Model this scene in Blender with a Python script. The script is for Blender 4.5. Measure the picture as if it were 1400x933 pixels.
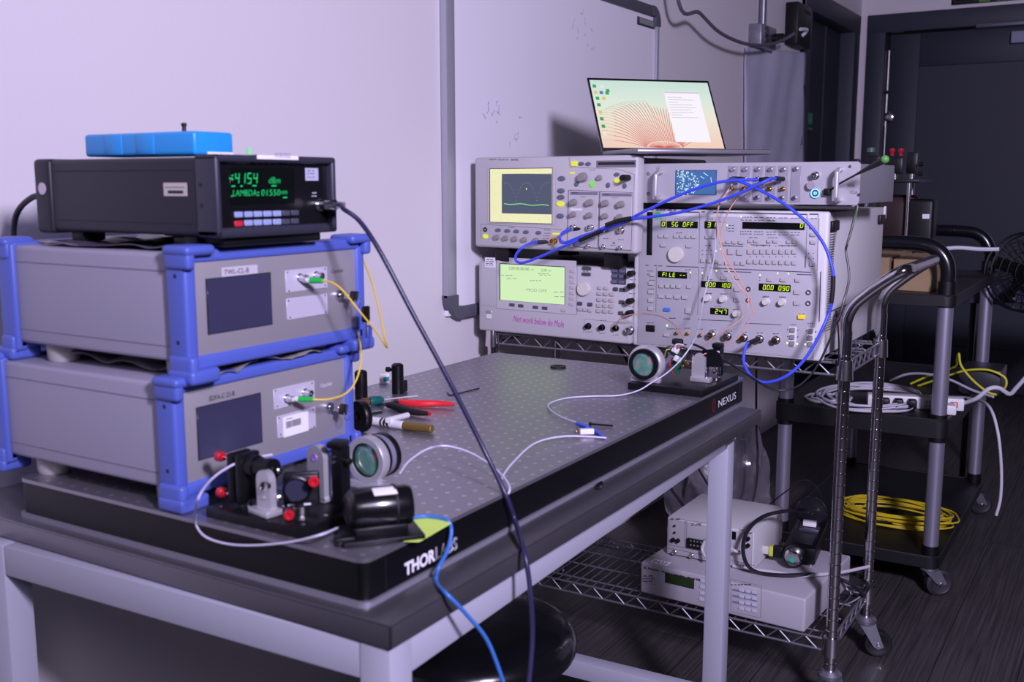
import bpy, bmesh, math, random
from mathutils import Vector, Matrix, Euler
random.seed(7)
PI = math.pi
for o in list(bpy.data.objects): bpy.data.objects.remove(o, do_unlink=True)
SC = bpy.context.scene
COL = SC.collection

# ------------------------------------------------------------------ camera, light, exposure
FPX = 1418.3
CAMP = Vector((0, 0, 1.17))
YAW, PITCH, ROLL = .547386, -.152416, -.000566
def cam_basis():
    cy, sy, cp, sp = math.cos(YAW), math.sin(YAW), math.cos(PITCH), math.sin(PITCH)
    f = Vector((cy*cp, sy*cp, sp)); r = Vector((sy, -cy, 0)); u = r.cross(f)
    cr, sr = math.cos(ROLL), math.sin(ROLL)
    return cr*r+sr*u, -sr*r+cr*u, f
CR, CU, CF = cam_basis()
cd = bpy.data.cameras.new('camera'); cam = bpy.data.objects.new('camera', cd); COL.objects.link(cam)
cd.sensor_width = 36; cd.lens = FPX/1400*36; cd.clip_start = .02; cd.clip_end = 60
m = Matrix((CR, CU, -CF)).transposed().to_4x4(); m.translation = CAMP; cam.matrix_world = m
cd.dof.use_dof = True; cd.dof.focus_distance = 2.35; cd.dof.aperture_fstop = 6.5
SC.camera = cam
w = bpy.data.worlds.new('room_ambient'); SC.world = w; w.use_nodes = True
w.node_tree.nodes['Background'].inputs[0].default_value = (.62, .56, .85, 1)
w.node_tree.nodes['Background'].inputs[1].default_value = .026
def area(name, loc, target, size, power, color, spread=None):
    l = bpy.data.lights.new(name, 'AREA'); l.shape = 'DISK'; l.size = size; l.energy = power; l.color = color
    if spread: l.spread = spread
    o = bpy.data.objects.new(name, l); COL.objects.link(o); o.location = loc
    o.rotation_euler = (Vector(target)-Vector(loc)).to_track_quat('-Z', 'Y').to_euler(); return o
area('key_lamp', (.00, -.99, 1.98), (3.6, .1, 1.15), .36, 122, (.76, .68, 1.0))
area('fill_light', (-.9, -1.05, 2.35), (1.6, 1.4, .6), .8, 15, (.80, .74, 1.0))  # unseen fill light, added to brighten the wall under the bench
SC.view_settings.view_transform = 'Standard'; SC.view_settings.look = 'None'
SC.view_settings.gamma = 1; SC.view_settings.use_curve_mapping = False; SC.view_settings.exposure = 0

# ------------------------------------------------------------------ helpers
def at(px, py, x=None, y=None, z=None, d=None):
    """point of the place seen at a photo pixel, on the plane x=, y= or z= (or at depth d)"""
    r = CR*((px-700)/FPX)+CU*(-(py-466.5)/FPX)+CF
    if d is None:
        if x is not None: d = (x-CAMP.x)/r.x
        elif y is not None: d = (y-CAMP.y)/r.y
        else: d = (z-CAMP.z)/r.z
    return CAMP+r*d
def lin(c):
    return tuple((v/255/12.92 if v/255 <= .04045 else ((v/255+.055)/1.055)**2.4) for v in c)+(1,)
MATS = {}
def mat(name, rgb, rough=.5, metal=0, emit=0, bump=0, bscale=60, coat=0, alpha=1, spec=.5, ior=None, trans=0, var=0, vscale=4, stretch=None):
    if name in MATS: return MATS[name]
    m = bpy.data.materials.new(name); m.use_nodes = True; nt = m.node_tree; b = nt.nodes['Principled BSDF']
    c = lin(rgb); b.inputs['Base Color'].default_value = c
    b.inputs['Roughness'].default_value = rough; b.inputs['Metallic'].default_value = metal
    b.inputs['Specular IOR Level'].default_value = spec; b.inputs['Coat Weight'].default_value = coat
    b.inputs['Alpha'].default_value = alpha; b.inputs['Transmission Weight'].default_value = trans
    if ior: b.inputs['IOR'].default_value = ior
    if emit: 
        if emit > .5: b.inputs['Base Color'].default_value = tuple(v*.06 for v in c[:3])+(1,)
        b.inputs['Emission Color'].default_value = c; b.inputs['Emission Strength'].default_value = emit
    tc = nt.nodes.new('ShaderNodeTexCoord'); mp = nt.nodes.new('ShaderNodeMapping'); nt.links.new(tc.outputs['Object'], mp.inputs[0])
    if stretch: mp.inputs['Scale'].default_value = stretch
    if var:
        n = nt.nodes.new('ShaderNodeTexNoise'); n.inputs['Scale'].default_value = vscale; n.inputs['Detail'].default_value = 6
        nt.links.new(mp.outputs[0], n.inputs['Vector'])
        cr = nt.nodes.new('ShaderNodeValToRGB'); cr.color_ramp.elements[0].position = .3; cr.color_ramp.elements[1].position = .7
        cr.color_ramp.elements[0].color = tuple(v*(1-var) for v in c[:3])+(1,); cr.color_ramp.elements[1].color = tuple(min(1, v*(1+var)) for v in c[:3])+(1,)
        nt.links.new(n.outputs['Fac'], cr.inputs[0]); nt.links.new(cr.outputs[0], b.inputs['Base Color'])
    if bump:
        n = nt.nodes.new('ShaderNodeTexNoise'); n.inputs['Scale'].default_value = bscale; n.inputs['Detail'].default_value = 4
        nt.links.new(mp.outputs[0], n.inputs['Vector'])
        bp = nt.nodes.new('ShaderNodeBump'); bp.inputs['Strength'].default_value = bump; bp.inputs['Distance'].default_value = .002
        nt.links.new(n.outputs['Fac'], bp.inputs['Height']); nt.links.new(bp.outputs[0], b.inputs['Normal'])
    MATS[name] = m; return m
def tag(o, label=None, cat=None, group=None, kind=None):
    if label: o['label'] = label
    if cat: o['category'] = cat
    if group: o['group'] = group
    if kind: o['kind'] = kind
    return o
def thing(name, label, cat, loc=(0, 0, 0), rotz=0, group=None, rot=None):
    o = bpy.data.objects.new(name, None); COL.objects.link(o); o.location = loc
    o.rotation_euler = rot if rot else (0, 0, rotz); o.empty_display_size = .05
    return tag(o, label, cat, group)
def catmull(P, n=8, closed=False):
    P = [Vector(p) for p in P]; out = []; N = len(P)
    if N < 3: return P
    rng = range(N if closed else N-1)
    for i in rng:
        if closed: a, b, c, d = P[i-1], P[i], P[(i+1) % N], P[(i+2) % N]
        else: a, b, c, d = P[max(i-1, 0)], P[i], P[i+1], P[min(i+2, N-1)]
        for k in range(n):
            t = k/n
            out.append(.5*((2*b)+(c-a)*t+(2*a-5*b+4*c-d)*t*t+(3*b-a-3*c+d)*t**3))
    if not closed: out.append(P[-1])
    return out
class MB:
    def __init__(s): s.bm = bmesh.new()
    def box(s, x0, x1, y0, y1, z0, z1, bev=0, seg=2, M=None):
        t = bmesh.new(); bmesh.ops.create_cube(t, size=1)
        bmesh.ops.scale(t, vec=(abs(x1-x0), abs(y1-y0), abs(z1-z0)), verts=t.verts)
        if bev: bmesh.ops.bevel(t, geom=t.edges[:], offset=bev, segments=seg, affect='EDGES', profile=.5)
        bmesh.ops.translate(t, vec=((x0+x1)/2, (y0+y1)/2, (z0+z1)/2), verts=t.verts)
        return s._add(t, M)
    def _add(s, t, M=None):
        if M is not None: bmesh.ops.transform(t, matrix=M, verts=t.verts)
        me = bpy.data.meshes.new('t'); t.to_mesh(me); t.free(); s.bm.from_mesh(me); bpy.data.meshes.remove(me); return s
    def cyl(s, p0, p1, r0, r1=None, seg=24, bev=0):
        p0, p1 = Vector(p0), Vector(p1); r1 = r0 if r1 is None else r1; L = (p1-p0).length
        pr = [(0, 0), (r0-bev, 0), (r0, bev), (r1, L-bev), (r1-bev, L), (0, L)] if bev else [(0, 0), (r0, 0), (r1, L), (0, L)]
        return s.lathe(pr, p0, p1-p0, seg)
    def lathe(s, prof, origin=(0, 0, 0), axis=(0, 0, 1), seg=24):
        q = Vector(axis).normalized().to_track_quat('Z', 'Y'); o = Vector(origin); rings = []
        for r, z in prof:
            if r < 1e-7: rings.append([s.bm.verts.new(o+q@Vector((0, 0, z)))])
            else: rings.append([s.bm.verts.new(o+q@Vector((r*math.cos(2*PI*k/seg), r*math.sin(2*PI*k/seg), z))) for k in range(seg)])
        for a, b in zip(rings, rings[1:]):
            for k in range(seg):
                l = (k+1) % seg
                if len(a) == 1 and len(b) == 1: continue
                if len(a) == 1: s.bm.faces.new((a[0], b[k], b[l]))
                elif len(b) == 1: s.bm.faces.new((a[k], a[l], b[0]))
                else: s.bm.faces.new((a[k], a[l], b[l], b[k]))
        return s
    def tube(s, P, r, seg=8, n=8, closed=False, smooth=True, rr=None):
        P = catmull(P, n, closed) if smooth else [Vector(p) for p in P]
        Q = [P[0]]
        for p in P[1:]:
            if (p-Q[-1]).length > 1e-6: Q.append(p)
        P = Q; N = len(P); rings = []; nrm = None
        for i, p in enumerate(P):
            if closed: t = P[(i+1) % N]-P[i-1]
            else: t = P[min(i+1, N-1)]-P[max(i-1, 0)]
            t.normalize()
            if nrm is None:
                nrm = t.cross(Vector((0, 0, 1)))
                if nrm.length < .1: nrm = t.cross(Vector((1, 0, 0)))
            nrm = (nrm-t*nrm.dot(t))
            nrm = nrm.normalized() if nrm.length > 1e-6 else t.orthogonal().normalized()
            bn = t.cross(nrm); R = rr(i/(N-1)) if rr else r
            rings.append([s.bm.verts.new(p+R*(nrm*math.cos(2*PI*k/seg)+bn*math.sin(2*PI*k/seg))) for k in range(seg)])
        for i in range(N if closed else N-1):
            a, b = rings[i], rings[(i+1) % N]
            for k in range(seg):
                l = (k+1) % seg; s.bm.faces.new((a[k], b[k], b[l], a[l]))
        if not closed: s.bm.faces.new(rings[0]); s.bm.faces.new(rings[-1][::-1])
        return s
    def prism(s, poly, h, M=None):
        """polygon in XY extruded 0..h along Z, then transformed"""
        t = bmesh.new(); a = [t.verts.new((x, y, 0)) for x, y in poly]; b = [t.verts.new((x, y, h)) for x, y in poly]
        t.faces.new(a[::-1]); t.faces.new(b); n = len(a)
        for k in range(n): t.faces.new((a[k], a[(k+1) % n], b[(k+1) % n], b[k]))
        return s._add(t, M)
    def ribbon(s, P, wd, y=0):
        """flat strip in the XZ plane facing -Y"""
        P = [Vector((p[0], p[1])) for p in P]; vs = []
        for i, p in enumerate(P):
            t = (P[min(i+1, len(P)-1)]-P[max(i-1, 0)]).normalized(); n = Vector((-t.y, t.x))*wd/2
            vs.append((s.bm.verts.new((p.x+n.x, y, p.y+n.y)), s.bm.verts.new((p.x-n.x, y, p.y-n.y))))
        for a, b in zip(vs, vs[1:]): s.bm.faces.new((a[0], a[1], b[1], b[0]))
        return s
    def poly(s, P):
        s.bm.faces.new([s.bm.verts.new(p) for p in P]); return s
    def sph(s, c, r, seg=16, sc=(1, 1, 1)):
        t = bmesh.new(); bmesh.ops.create_uvsphere(t, u_segments=seg, v_segments=max(6, seg//2), radius=r)
        bmesh.ops.scale(t, vec=sc, verts=t.verts); bmesh.ops.translate(t, vec=c, verts=t.verts); return s._add(t)
    def mesh(s, name, material, ang=40, recalc=True):
        bm = s.bm
        if recalc: bmesh.ops.recalc_face_normals(bm, faces=bm.faces)
        lim = math.radians(ang)
        for f in bm.faces: f.smooth = True
        for e in bm.edges:
            if len(e.link_faces) == 2 and e.calc_face_angle(0) > lim: e.smooth = False
        me = bpy.data.meshes.new(name); bm.to_mesh(me); bm.free()
        me.materials.append(material); return me
    def build(s, name, material, parent=None, loc=None, ang=40, recalc=True):
        o = bpy.data.objects.new(name, s.mesh(name, material, ang, recalc)); COL.objects.link(o)
        if parent: o.parent = parent
        if loc is not None: o.location = loc
        return o
def inst(name, me, parent=None, loc=(0, 0, 0), rot=(0, 0, 0), scale=None):
    o = bpy.data.objects.new(name, me); COL.objects.link(o); o.parent = parent; o.location = loc; o.rotation_euler = rot
    if scale: o.scale = scale
    return o
def text(body, name, material, parent, loc, h, width=None, rot=(PI/2, 0, 0), align='LEFT', ext=.0001, shear=0, bold=0, fill=True):
    c = bpy.data.curves.new('txt', 'FONT'); c.body = body; c.size = 1; c.extrude = 0; c.align_x = 'LEFT'; c.shear = shear
    c.resolution_u = 3; c.offset = bold
    if not fill: c.fill_mode = 'NONE'; c.bevel_depth = .014; c.bevel_resolution = 0
    t = bpy.data.objects.new('txt', c); COL.objects.link(t)
    me = bpy.data.meshes.new_from_object(t, depsgraph=bpy.context.evaluated_depsgraph_get())
    bpy.data.objects.remove(t, do_unlink=True); bpy.data.curves.remove(c)
    xs = [v.co.x for v in me.vertices]; ys = [v.co.y for v in me.vertices]
    x0, x1, y0, y1 = min(xs), max(xs), min(ys), max(ys)
    sx = (width/(x1-x0)) if width else h/(y1-y0); sy = h/(y1-y0)
    ax = {'LEFT': x0, 'CENTER': (x0+x1)/2, 'RIGHT': x1}[align]
    for v in me.vertices: v.co = Vector(((v.co.x-ax)*sx, (v.co.y-y0)*sy, v.co.z*sx))
    me.name = name; me.materials.clear(); me.materials.append(material)
    return inst(name, me, parent, loc, rot)
CACHE = {}
def part(key, fn):
    if key not in CACHE: CACHE[key] = fn()
    return CACHE[key]
def world_matrix(t):
    return Matrix.Translation(t.location) @ t.rotation_euler.to_matrix().to_4x4()
class Panel:
    """maps photo pixels onto a thing's own flat front (its local plane y=yy)"""
    def __init__(s, t, yy=0, zoom=(0, 0, 1)):
        s.t = t; s.yy = yy; s.M = world_matrix(t); s.I = s.M.inverted(); s.z = zoom
    def px(s, p): return (s.z[0]+p[0]*s.z[2], s.z[1]+p[1]*s.z[2])
    def hit(s, p, yy=None):
        px, py = s.px(p); yy = s.yy if yy is None else yy
        r = CR*((px-700)/FPX)+CU*(-(py-466.5)/FPX)+CF
        o = s.I @ CAMP; d = s.I.to_3x3() @ r
        return o+d*((yy-o.y)/d.y)
    def scale(s, p):   # metres per picture unit at p, along the panel
        a = s.hit(p); b = s.hit((p[0], p[1]+1)); return abs((a-b).z)
    def quad(s, pts, name, material, y=None, th=.0006):
        """an upright plate with the given picture corners (regularised to a rectangle)"""
        y = s.yy if y is None else y
        H = [s.hit(p) for p in pts]; x0 = min(h.x for h in H); x1 = max(h.x for h in H)
        if len(H) == 4:
            x0 = (H[0].x+H[3].x)/2; x1 = (H[1].x+H[2].x)/2; z1 = (H[0].z+H[1].z)/2; z0 = (H[2].z+H[3].z)/2
        else: z0 = min(h.z for h in H); z1 = max(h.z for h in H)
        return MB().box(x0, x1, y-th, y, z0, z1, bev=min(th*.4, .0008), seg=1).build(name, material, s.t)
    def rect(s, u0, u1, v0, v1, name, material, th=.0006, y=None):
        return s.quad([(u0, v0), (u1, v1)], name, material, y, th)
    def put(s, me, name, p, rot=(0, 0, 0), scale=None, yy=None):
        h = s.hit(p); return inst(name, me, s.t, (h.x, s.yy if yy is None else yy, h.z), rot, scale)
def strokes(p, segs, name, material, wd, y):
    b = MB()
    for sg in segs:
        b.ribbon([(p.hit(q).x, p.hit(q).z) for q in sg], wd, y)
    return b.build(name, material, p.t, recalc=False)
# seven segment numerals
SEG = {'0': 'abcdef', '1': 'bc', '2': 'abged', '3': 'abgcd', '4': 'fgbc', '5': 'afgcd', '6': 'afgecd', '7': 'abc', '8': 'abcdefg', '9': 'abfgcd', '-': 'g', ' ': '',
       'F': 'afge', 'G': 'afecd', 'S': 'afgcd', 'O': 'abcdef', 'I': 'ef', 'L': 'fed', 'E': 'afged', 'A': 'abcefg', 'd': 'bcdeg', 'n': 'ceg', 'M': 'abcef', 'b': 'cdefg'}
SP = dict(a=((0, 1), (1, 1)), b=((1, 1), (1, .5)), c=((1, .5), (1, 0)), d=((0, 0), (1, 0)), e=((0, 0), (0, .5)), f=((0, .5), (0, 1)), g=((0, .5), (1, .5)))
def seven(parent, s_, x0, x1, z0, z1, y, material, name='numerals', slant=.12, th=.16):
    b = MB(); cells = []
    for ch in s_:
        if ch == '.' and cells: cells[-1][1] = True
        else: cells.append([ch, False])
    n = len(cells); cw = (x1-x0)/n; dw = cw*.56; h = z1-z0
    for i, (ch, dot) in enumerate(cells):
        ox = x0+i*cw+cw*.15
        for sg in SEG.get(ch, ''):
            (ax, az), (bx, bz) = SP[sg]
            A = (ox+ax*dw+az*h*slant, z0+az*h); B = (ox+bx*dw+bz*h*slant, z0+bz*h)
            b.ribbon([A, B], min(h*th, dw*.3), y)
        if dot: b.box(ox+dw*1.15, ox+dw*1.15+h*.12, y-.0001, y, z0, z0+h*.12)
    return b.build(name, material, parent, recalc=False)

# ------------------------------------------------------------------ materials
M_wall = mat('painted_wall', (226, 221, 224), .75, bump=.12, bscale=150)
M_white = mat('white_plastic', (228, 226, 228), .4)
M_paper = mat('paper', (236, 234, 238), .8)
M_black = mat('black_anodised', (13, 13, 16), .38, spec=.35, bump=.03, bscale=300)
M_blackp = mat('black_plastic', (12, 12, 14), .45, spec=.35)
M_rubber = mat('black_rubber', (14, 14, 15), .6)
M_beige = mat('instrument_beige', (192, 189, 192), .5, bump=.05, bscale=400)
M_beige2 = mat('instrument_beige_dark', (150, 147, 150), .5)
M_chrome = mat('chrome', (205, 203, 205), .14, 1)
M_wire = mat('zinc_wire', (140, 138, 146), .5, .8)
M_alu = mat('brushed_aluminium', (190, 188, 192), .36, 1, bump=.05, bscale=40, stretch=(1, 60, 60))
M_aluw = mat('satin_aluminium', (200, 198, 202), .38, .55)
M_silver = mat('bright_metal', (215, 213, 215), .2, 1)
M_gold = mat('gold_plated', (205, 165, 85), .25, 1)
M_red = mat('red_anodised', (190, 22, 40), .35, coat=.3)
M_ink = mat('grey_print', (70, 68, 80), .6)
M_inkd = mat('dark_print', (30, 30, 36), .6)
M_inkw = mat('white_print', (225, 225, 235), .6, emit=0)
M_btn = mat('beige_button', (182, 178, 178), .5)
M_btng = mat('blue_grey_button', (96, 100, 118), .45)
M_btnd = mat('dark_grey_button', (74, 74, 84), .45)
M_knobw = mat('cream_knob', (212, 208, 198), .45)
M_knobg = mat('grey_knob', (140, 136, 134), .45)
M_ledY = mat('lit_yellow', (225, 225, 60), .4, emit=1.0)
M_ledG = mat('lit_green', (110, 225, 60), .4, emit=1.0)
M_ledW = mat('lit_pale_green', (215, 240, 170), .4, emit=1.3)
M_ledO = mat('lit_orange', (255, 150, 90), .4, emit=1.2)
M_seg = mat('segment_green', (205, 240, 40), .4, emit=1.1)
M_glassd = mat('dark_display', (8, 10, 9), .2)
M_blue = mat('blue_plastic_frame', (82, 100, 186), .45)
M_cableb = mat('blue_cable_jacket', (60, 80, 225), .4)
M_cablek = mat('black_cable_jacket', (26, 26, 34), .4)
M_cablew = mat('white_cable_jacket', (215, 212, 222), .45)
M_cabley = mat('yellow_cable_jacket', (228, 196, 60), .45)
M_cables = mat('salmon_cable_jacket', (214, 160, 140), .45)
M_frame = mat('grey_painted_steel', (166, 167, 180), .5, bump=.04, bscale=200)
# ------------------------------------------------------------------ the room
YW = 1.47; XF = 6.2
def struct(o): o['kind'] = 'structure'; return o
def floor_mat():
    m = bpy.data.materials.new('vinyl_plank_floor'); m.use_nodes = True; nt = m.node_tree; b = nt.nodes['Principled BSDF']
    tc = nt.nodes.new('ShaderNodeTexCoord'); mp = nt.nodes.new('ShaderNodeMapping'); mp.inputs['Scale'].default_value = (1.2, 60, 1)
    nt.links.new(tc.outputs['Object'], mp.inputs[0])
    n = nt.nodes.new('ShaderNodeTexNoise'); n.inputs['Scale'].default_value = 3; n.inputs['Detail'].default_value = 8; nt.links.new(mp.outputs[0], n.inputs[0])
    cr = nt.nodes.new('ShaderNodeValToRGB'); cr.color_ramp.elements[0].position = .35; cr.color_ramp.elements[1].position = .72
    cr.color_ramp.elements[0].color = lin((52, 50, 50)); cr.color_ramp.elements[1].color = lin((86, 82, 82))
    nt.links.new(n.outputs[0], cr.inputs[0])
    br = nt.nodes.new('ShaderNodeTexBrick'); br.inputs['Scale'].default_value = 1; br.inputs['Brick Width'].default_value = 1.2; br.inputs['Row Height'].default_value = .18
    br.inputs['Mortar Size'].default_value = .0015; br.inputs['Color1'].default_value = (1, 1, 1, 1); br.inputs['Color2'].default_value = (.82, .82, .82, 1); br.inputs['Mortar'].default_value = (.25, .25, .25, 1)
    nt.links.new(tc.outputs['Object'], br.inputs['Vector'])
    mx = nt.nodes.new('ShaderNodeMix'); mx.data_type = 'RGBA'; mx.blend_type = 'MULTIPLY'; mx.inputs[0].default_value = 1
    nt.links.new(cr.outputs[0], mx.inputs[6]); nt.links.new(br.outputs[0], mx.inputs[7]); nt.links.new(mx.outputs[2], b.inputs['Base Color'])
    b.inputs['Roughness'].default_value = .5
    return m
struct(MB().box(-2.5, XF+.1, -3.2, YW+.1, -.05, 0).build('floor', floor_mat()))
# side wall with the opening of door 1
D1a, D1b, DT = 5.06, 6.10, 2.08
wl = MB(); wl.box(-2.5, D1a, YW, YW+.12, 0, 2.9); wl.box(D1a, D1b, YW, YW+.12, DT, 2.9); wl.box(D1b, XF+.1, YW, YW+.12, 0, 2.9)
struct(wl.build('wall_left', M_wall))
D2a, D2b = 1.34, .20       # door 2 opening in the far wall (y from .. to)
wf = MB(); wf.box(XF, XF+.12, D2a, YW, 0, 2.9); wf.box(XF, XF+.12, D2b, D2a, 2.02, 2.9); wf.box(XF, XF+.12, -3.2, D2b, 0, 2.9)
struct(wf.build('wall_far', M_wall))
M_door = mat('slate_painted_door', (40, 44, 58), .55, bump=.05, bscale=80)
M_dtrim = mat('slate_painted_trim', (50, 53, 66), .5)
def frame_y(a, b, top, name):     # trim round the side door
    t = MB()
    t.box(a-.02, a+.10, YW-.018, YW+.12, 0, top+.10, .004); t.box(b-.10, b+.02, YW-.018, YW+.12, 0, top+.10, .004); t.box(a-.02, b+.02, YW-.02, YW+.12, top, top+.10, .004)
    return struct(t.build(name, M_dtrim))
frame_y(D1a, D1b, 1.98, 'trim_1')
d1 = MB(); d1.box(D1a+.1, D1b-.1, YW+.06, YW+.10, .01, 1.98); d1.box(D1a+.62, D1a+.64, YW+.052, YW+.062, .01, 1.98)
struct(d1.build('door_1', M_door))
t = MB(); t.box(XF-.02, XF+.12, D2a-.01, D2a+.09, 0, 2.09, .004); t.box(XF-.02, XF+.12, D2b-.09, D2b+.01, 0, 2.09, .004); t.box(XF-.022, XF+.12, D2b-.09, D2a+.09, 1.99, 2.09, .004)
struct(t.build('trim_2', M_dtrim))
d2 = MB(); y1, y0 = D2a-.03, D2b+.02
d2.box(XF+.03, XF+.07, y0, y1, .01, 1.975)
for (a, b, z0, z1) in ((y1-.16, y1, .01, 1.975), (y0, y0+.16, .01, 1.975), (y0+.16, y1-.16, 1.80, 1.975), (y0+.16, y1-.16, .01, .25)):
    d2.box(XF+.018, XF+.034, a, b, z0, z1, .003)
struct(d2.build('door_2', M_door))
dk = bpy.data.objects['door_2']
b = MB(); c = at(1216, 160, x=XF+.018); b.lathe([(0, 0), (.028, 0), (.03, .004), (.024, .009), (.012, .011), (0, .011)], c, (-1, 0, 0)); b.build('lock_cylinder', M_silver, dk)
b = MB(); p = at(1335, 36, x=XF-.02); q = at(1400, 34, x=XF-.02); b.box(XF-.05, XF+.015, q.y-.25, p.y, p.z-.012, p.z+.012, .004); b.build('door_closer', mat('closer_metal', (120, 120, 135), .35, .8), dk)
p = at(1384, 44, x=XF+.01); q = at(1384, 60, x=XF+.01); MB().box(XF-.03, XF+.018, p.y-.25, p.y, q.z, p.z, .004).build('closer_body', mat('closer_grey', (150, 150, 175), .5), dk)
p = at(1218, 38, x=XF); q = at(1236, 44, x=XF); MB().box(XF-.01, XF+.018, q.y, p.y, q.z, p.z, .003).build('strike_plate', mat('tan_metal', (120, 110, 95), .5, .5), dk)
# glowing strips standing in for daylight leaking through the narrow gap beside door 2
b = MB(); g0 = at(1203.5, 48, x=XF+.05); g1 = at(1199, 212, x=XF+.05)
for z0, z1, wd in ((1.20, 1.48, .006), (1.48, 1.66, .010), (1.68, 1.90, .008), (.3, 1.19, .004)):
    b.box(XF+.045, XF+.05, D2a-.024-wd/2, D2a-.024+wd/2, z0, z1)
struct(b.build('gap_glow', mat('daylight_in_gap', (190, 180, 205), .5, emit=.9)))
# exit sign above door 2
p = at(1300, 8, x=XF-.02); q = at(1398, 1, x=XF-.02)
t = thing('exit_sign', 'green exit sign with dark face above the far door frame', 'exit sign', (XF-.012, p.y, p.z+.004), -PI/2)
wd = p.y-q.y
MB().box(0, wd, 0, .012, 0, .22, .003).build('sign_board', M_blackp, t)
b = MB(); b.box(.015, wd-.015, -.001, 0, .012, .014); b.box(.015, wd-.015, -.001, 0, .20, .202); b.box(.015, .017, -.001, 0, .012, .2); b.box(wd-.017, wd-.015, -.001, 0, .012, .2); b.box(wd*.33, wd*.335, -.001, 0, .012, .2)
b.build('border', mat('dim_green', (60, 90, 45), .5), t)
text('EXIT', 'lettering', mat('photoluminescent_green', (95, 150, 50), .5, emit=.05), t, (wd*.4, -.001, .005), .16, wd*.5)
# small green notice on door 1
p = at(1100, 146, y=YW+.05); q = at(1112, 182, y=YW+.05)
t = thing('door_notice', 'small dark green notice stuck on the side door', 'notice', (p.x, YW+.049, q.z), 0)
W_ = q.x-p.x; H_ = p.z-q.z
MB().box(0, W_, 0, .002, 0, H_).build('notice_sheet', mat('notice_dark_green', (22, 48, 42), .5), t)
b = MB(); b.box(W_*.3, W_*.8, -.001, 0, H_*.35, H_*.8); b.box(W_*.2, W_*.85, -.001, 0, H_*.12, H_*.2); b.build('notice_mark', mat('notice_green', (60, 130, 95), .5), t)
# whiteboard
wa = at(611.5, 250, y=YW-.02); wb = at(901.5, 60, y=YW-.02); zb = at(625, 437, y=YW-.02).z; zt = at(897, 9, y=YW-.02).z
t = thing('whiteboard', 'large white dry-erase board with aluminium frame on the left wall', 'whiteboard', (wa.x, YW, zb), 0)
W_ = wb.x-wa.x; H_ = zt-zb; fw = .038
MB().box(.01, W_-.01, -.012, -.001, .01, H_-.01).build('writing_surface', mat('whiteboard_enamel', (240, 238, 244), .35), t)
for x0_, x1_ in ((0, fw), (W_-fw*.55, W_)): MB().box(x0_, x1_, -.022, -.001, .05, H_-.05, .006).build('side_rail', mat('anodised_frame', (176, 176, 186), .4, .4), t)
M_corner = mat('grey_corner_plastic', (84, 84, 96), .5)
for z0_, z1_ in ((0, fw*.8), (H_-fw*.9, H_)): MB().box(.05, W_-.05, -.023, -.001, z0_, z1_, .004).build('cross_rail', M_corner, t)
for cx, cz in ((0, 0), (W_, 0), (0, H_), (W_, H_)):
    b = MB(); sx = 1 if cx == 0 else -1; sz = 1 if cz == 0 else -1; R = .055
    outer = [(0, R), ] ; pts = [(0, .062)]
    for k in range(7): a = PI/2*k/6; pts.append((R*(1-math.cos(a)), R*(1-math.sin(a))))
    pts += [(.062, 0), (.062, fw*.85), (fw, fw*.85), (fw, .062)]
    M = Matrix.Translation((cx, -.025, cz)) @ Matrix(((sx, 0, 0, 0), (0, 0, 1, 0), (0, sz, 0, 0), (0, 0, 0, 1)))
    b.prism(pts, .024, M); b.build('corner_cap', M_corner, t)
P = Panel(t, -.0125)
def scrib(n, cx, cy, r, col, nm):
    b = MB()
    for i in range(n):
        a = random.random()*6.28; x = cx+random.gauss(0, r*.45); y = cy+random.gauss(0, r); pts = []
        for k in range(4): pts.append((x, y)); x += random.gauss(0, 1.6); y += random.gauss(0, 3.5)
        b.ribbon([(P.hit(q).x, P.hit(q).z) for q in pts], .0016, -.0127)
    b.build(nm, col, t, recalc=False)
M_mk = mat('faded_marker', (190, 178, 214), .6)
scrib(9, 673, 150, 13, mat('purple_marker', (165, 140, 205), .6), 'marker_scribble'); scrib(10, 800, 45, 22, M_mk, 'marker_scribble'); scrib(6, 705, 188, 10, M_mk, 'marker_scribble')
b = P.quad([(871, 22.5), (895, 29), (895, 40), (871, 34)], 'maker_plate', mat('plate_dark', (58, 52, 58), .5), -.0125, .001)
b = P.quad([(874, 24), (895, 30), (895, 37), (874, 32)], 'maker_plate_face', mat('plate_grey', (135, 140, 138), .4), -.0136, .0006)
# conduit, junction box, black wall unit, paper sheet
pj = at(1052, 50, y=YW-.03)
t = thing('junction_box', 'square grey metal junction box below a steel conduit on the wall', 'junction box', (at(1039, 50, y=YW-.05).x, YW, at(1050, 66, y=YW-.05).z), 0)
wj = at(1060, 50, y=YW-.05).x-t.location.x; hj = at(1039, 31, y=YW-.05).z-t.location.z
M_galv = mat('galvanised_steel', (150, 150, 160), .4, .8, var=.12, vscale=40)
MB().box(0, wj, -.055, 0, 0, hj, .004).build('box_body', M_galv, t)
b = MB(); b.cyl((wj*.35, -.055, hj*.72), (wj*.35, -.058, hj*.72), .022); b.cyl((wj*.35, -.055, hj*.32), (wj*.35, -.058, hj*.32), .022); b.build('knockout', mat('galv_dark', (105, 105, 115), .4, .8), t)
b = MB(); b.cyl((wj*.8, -.056, hj*.5), (wj*.8, -.1, hj*.5), .02, bev=.003); b.build('plug', M_blackp, t)
tag(MB().cyl((t.location.x+wj*.5, YW-.027, t.location.z+hj), (t.location.x+wj*.5, YW-.027, 2.9), .014).build('conduit', M_galv), 'vertical steel conduit running up the wall above the junction box', 'conduit')
a = at(1074, 3, y=YW); c = at(1108, 65, y=YW-.06); zlow = at(1074, 62, y=YW).z
t = thing('wall_controller', 'black rectangular unit on the wall beside the side door', 'wall unit', (a.x, YW, zlow), 0)
wc = c.x-a.x; hc = a.z-t.location.z
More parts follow.
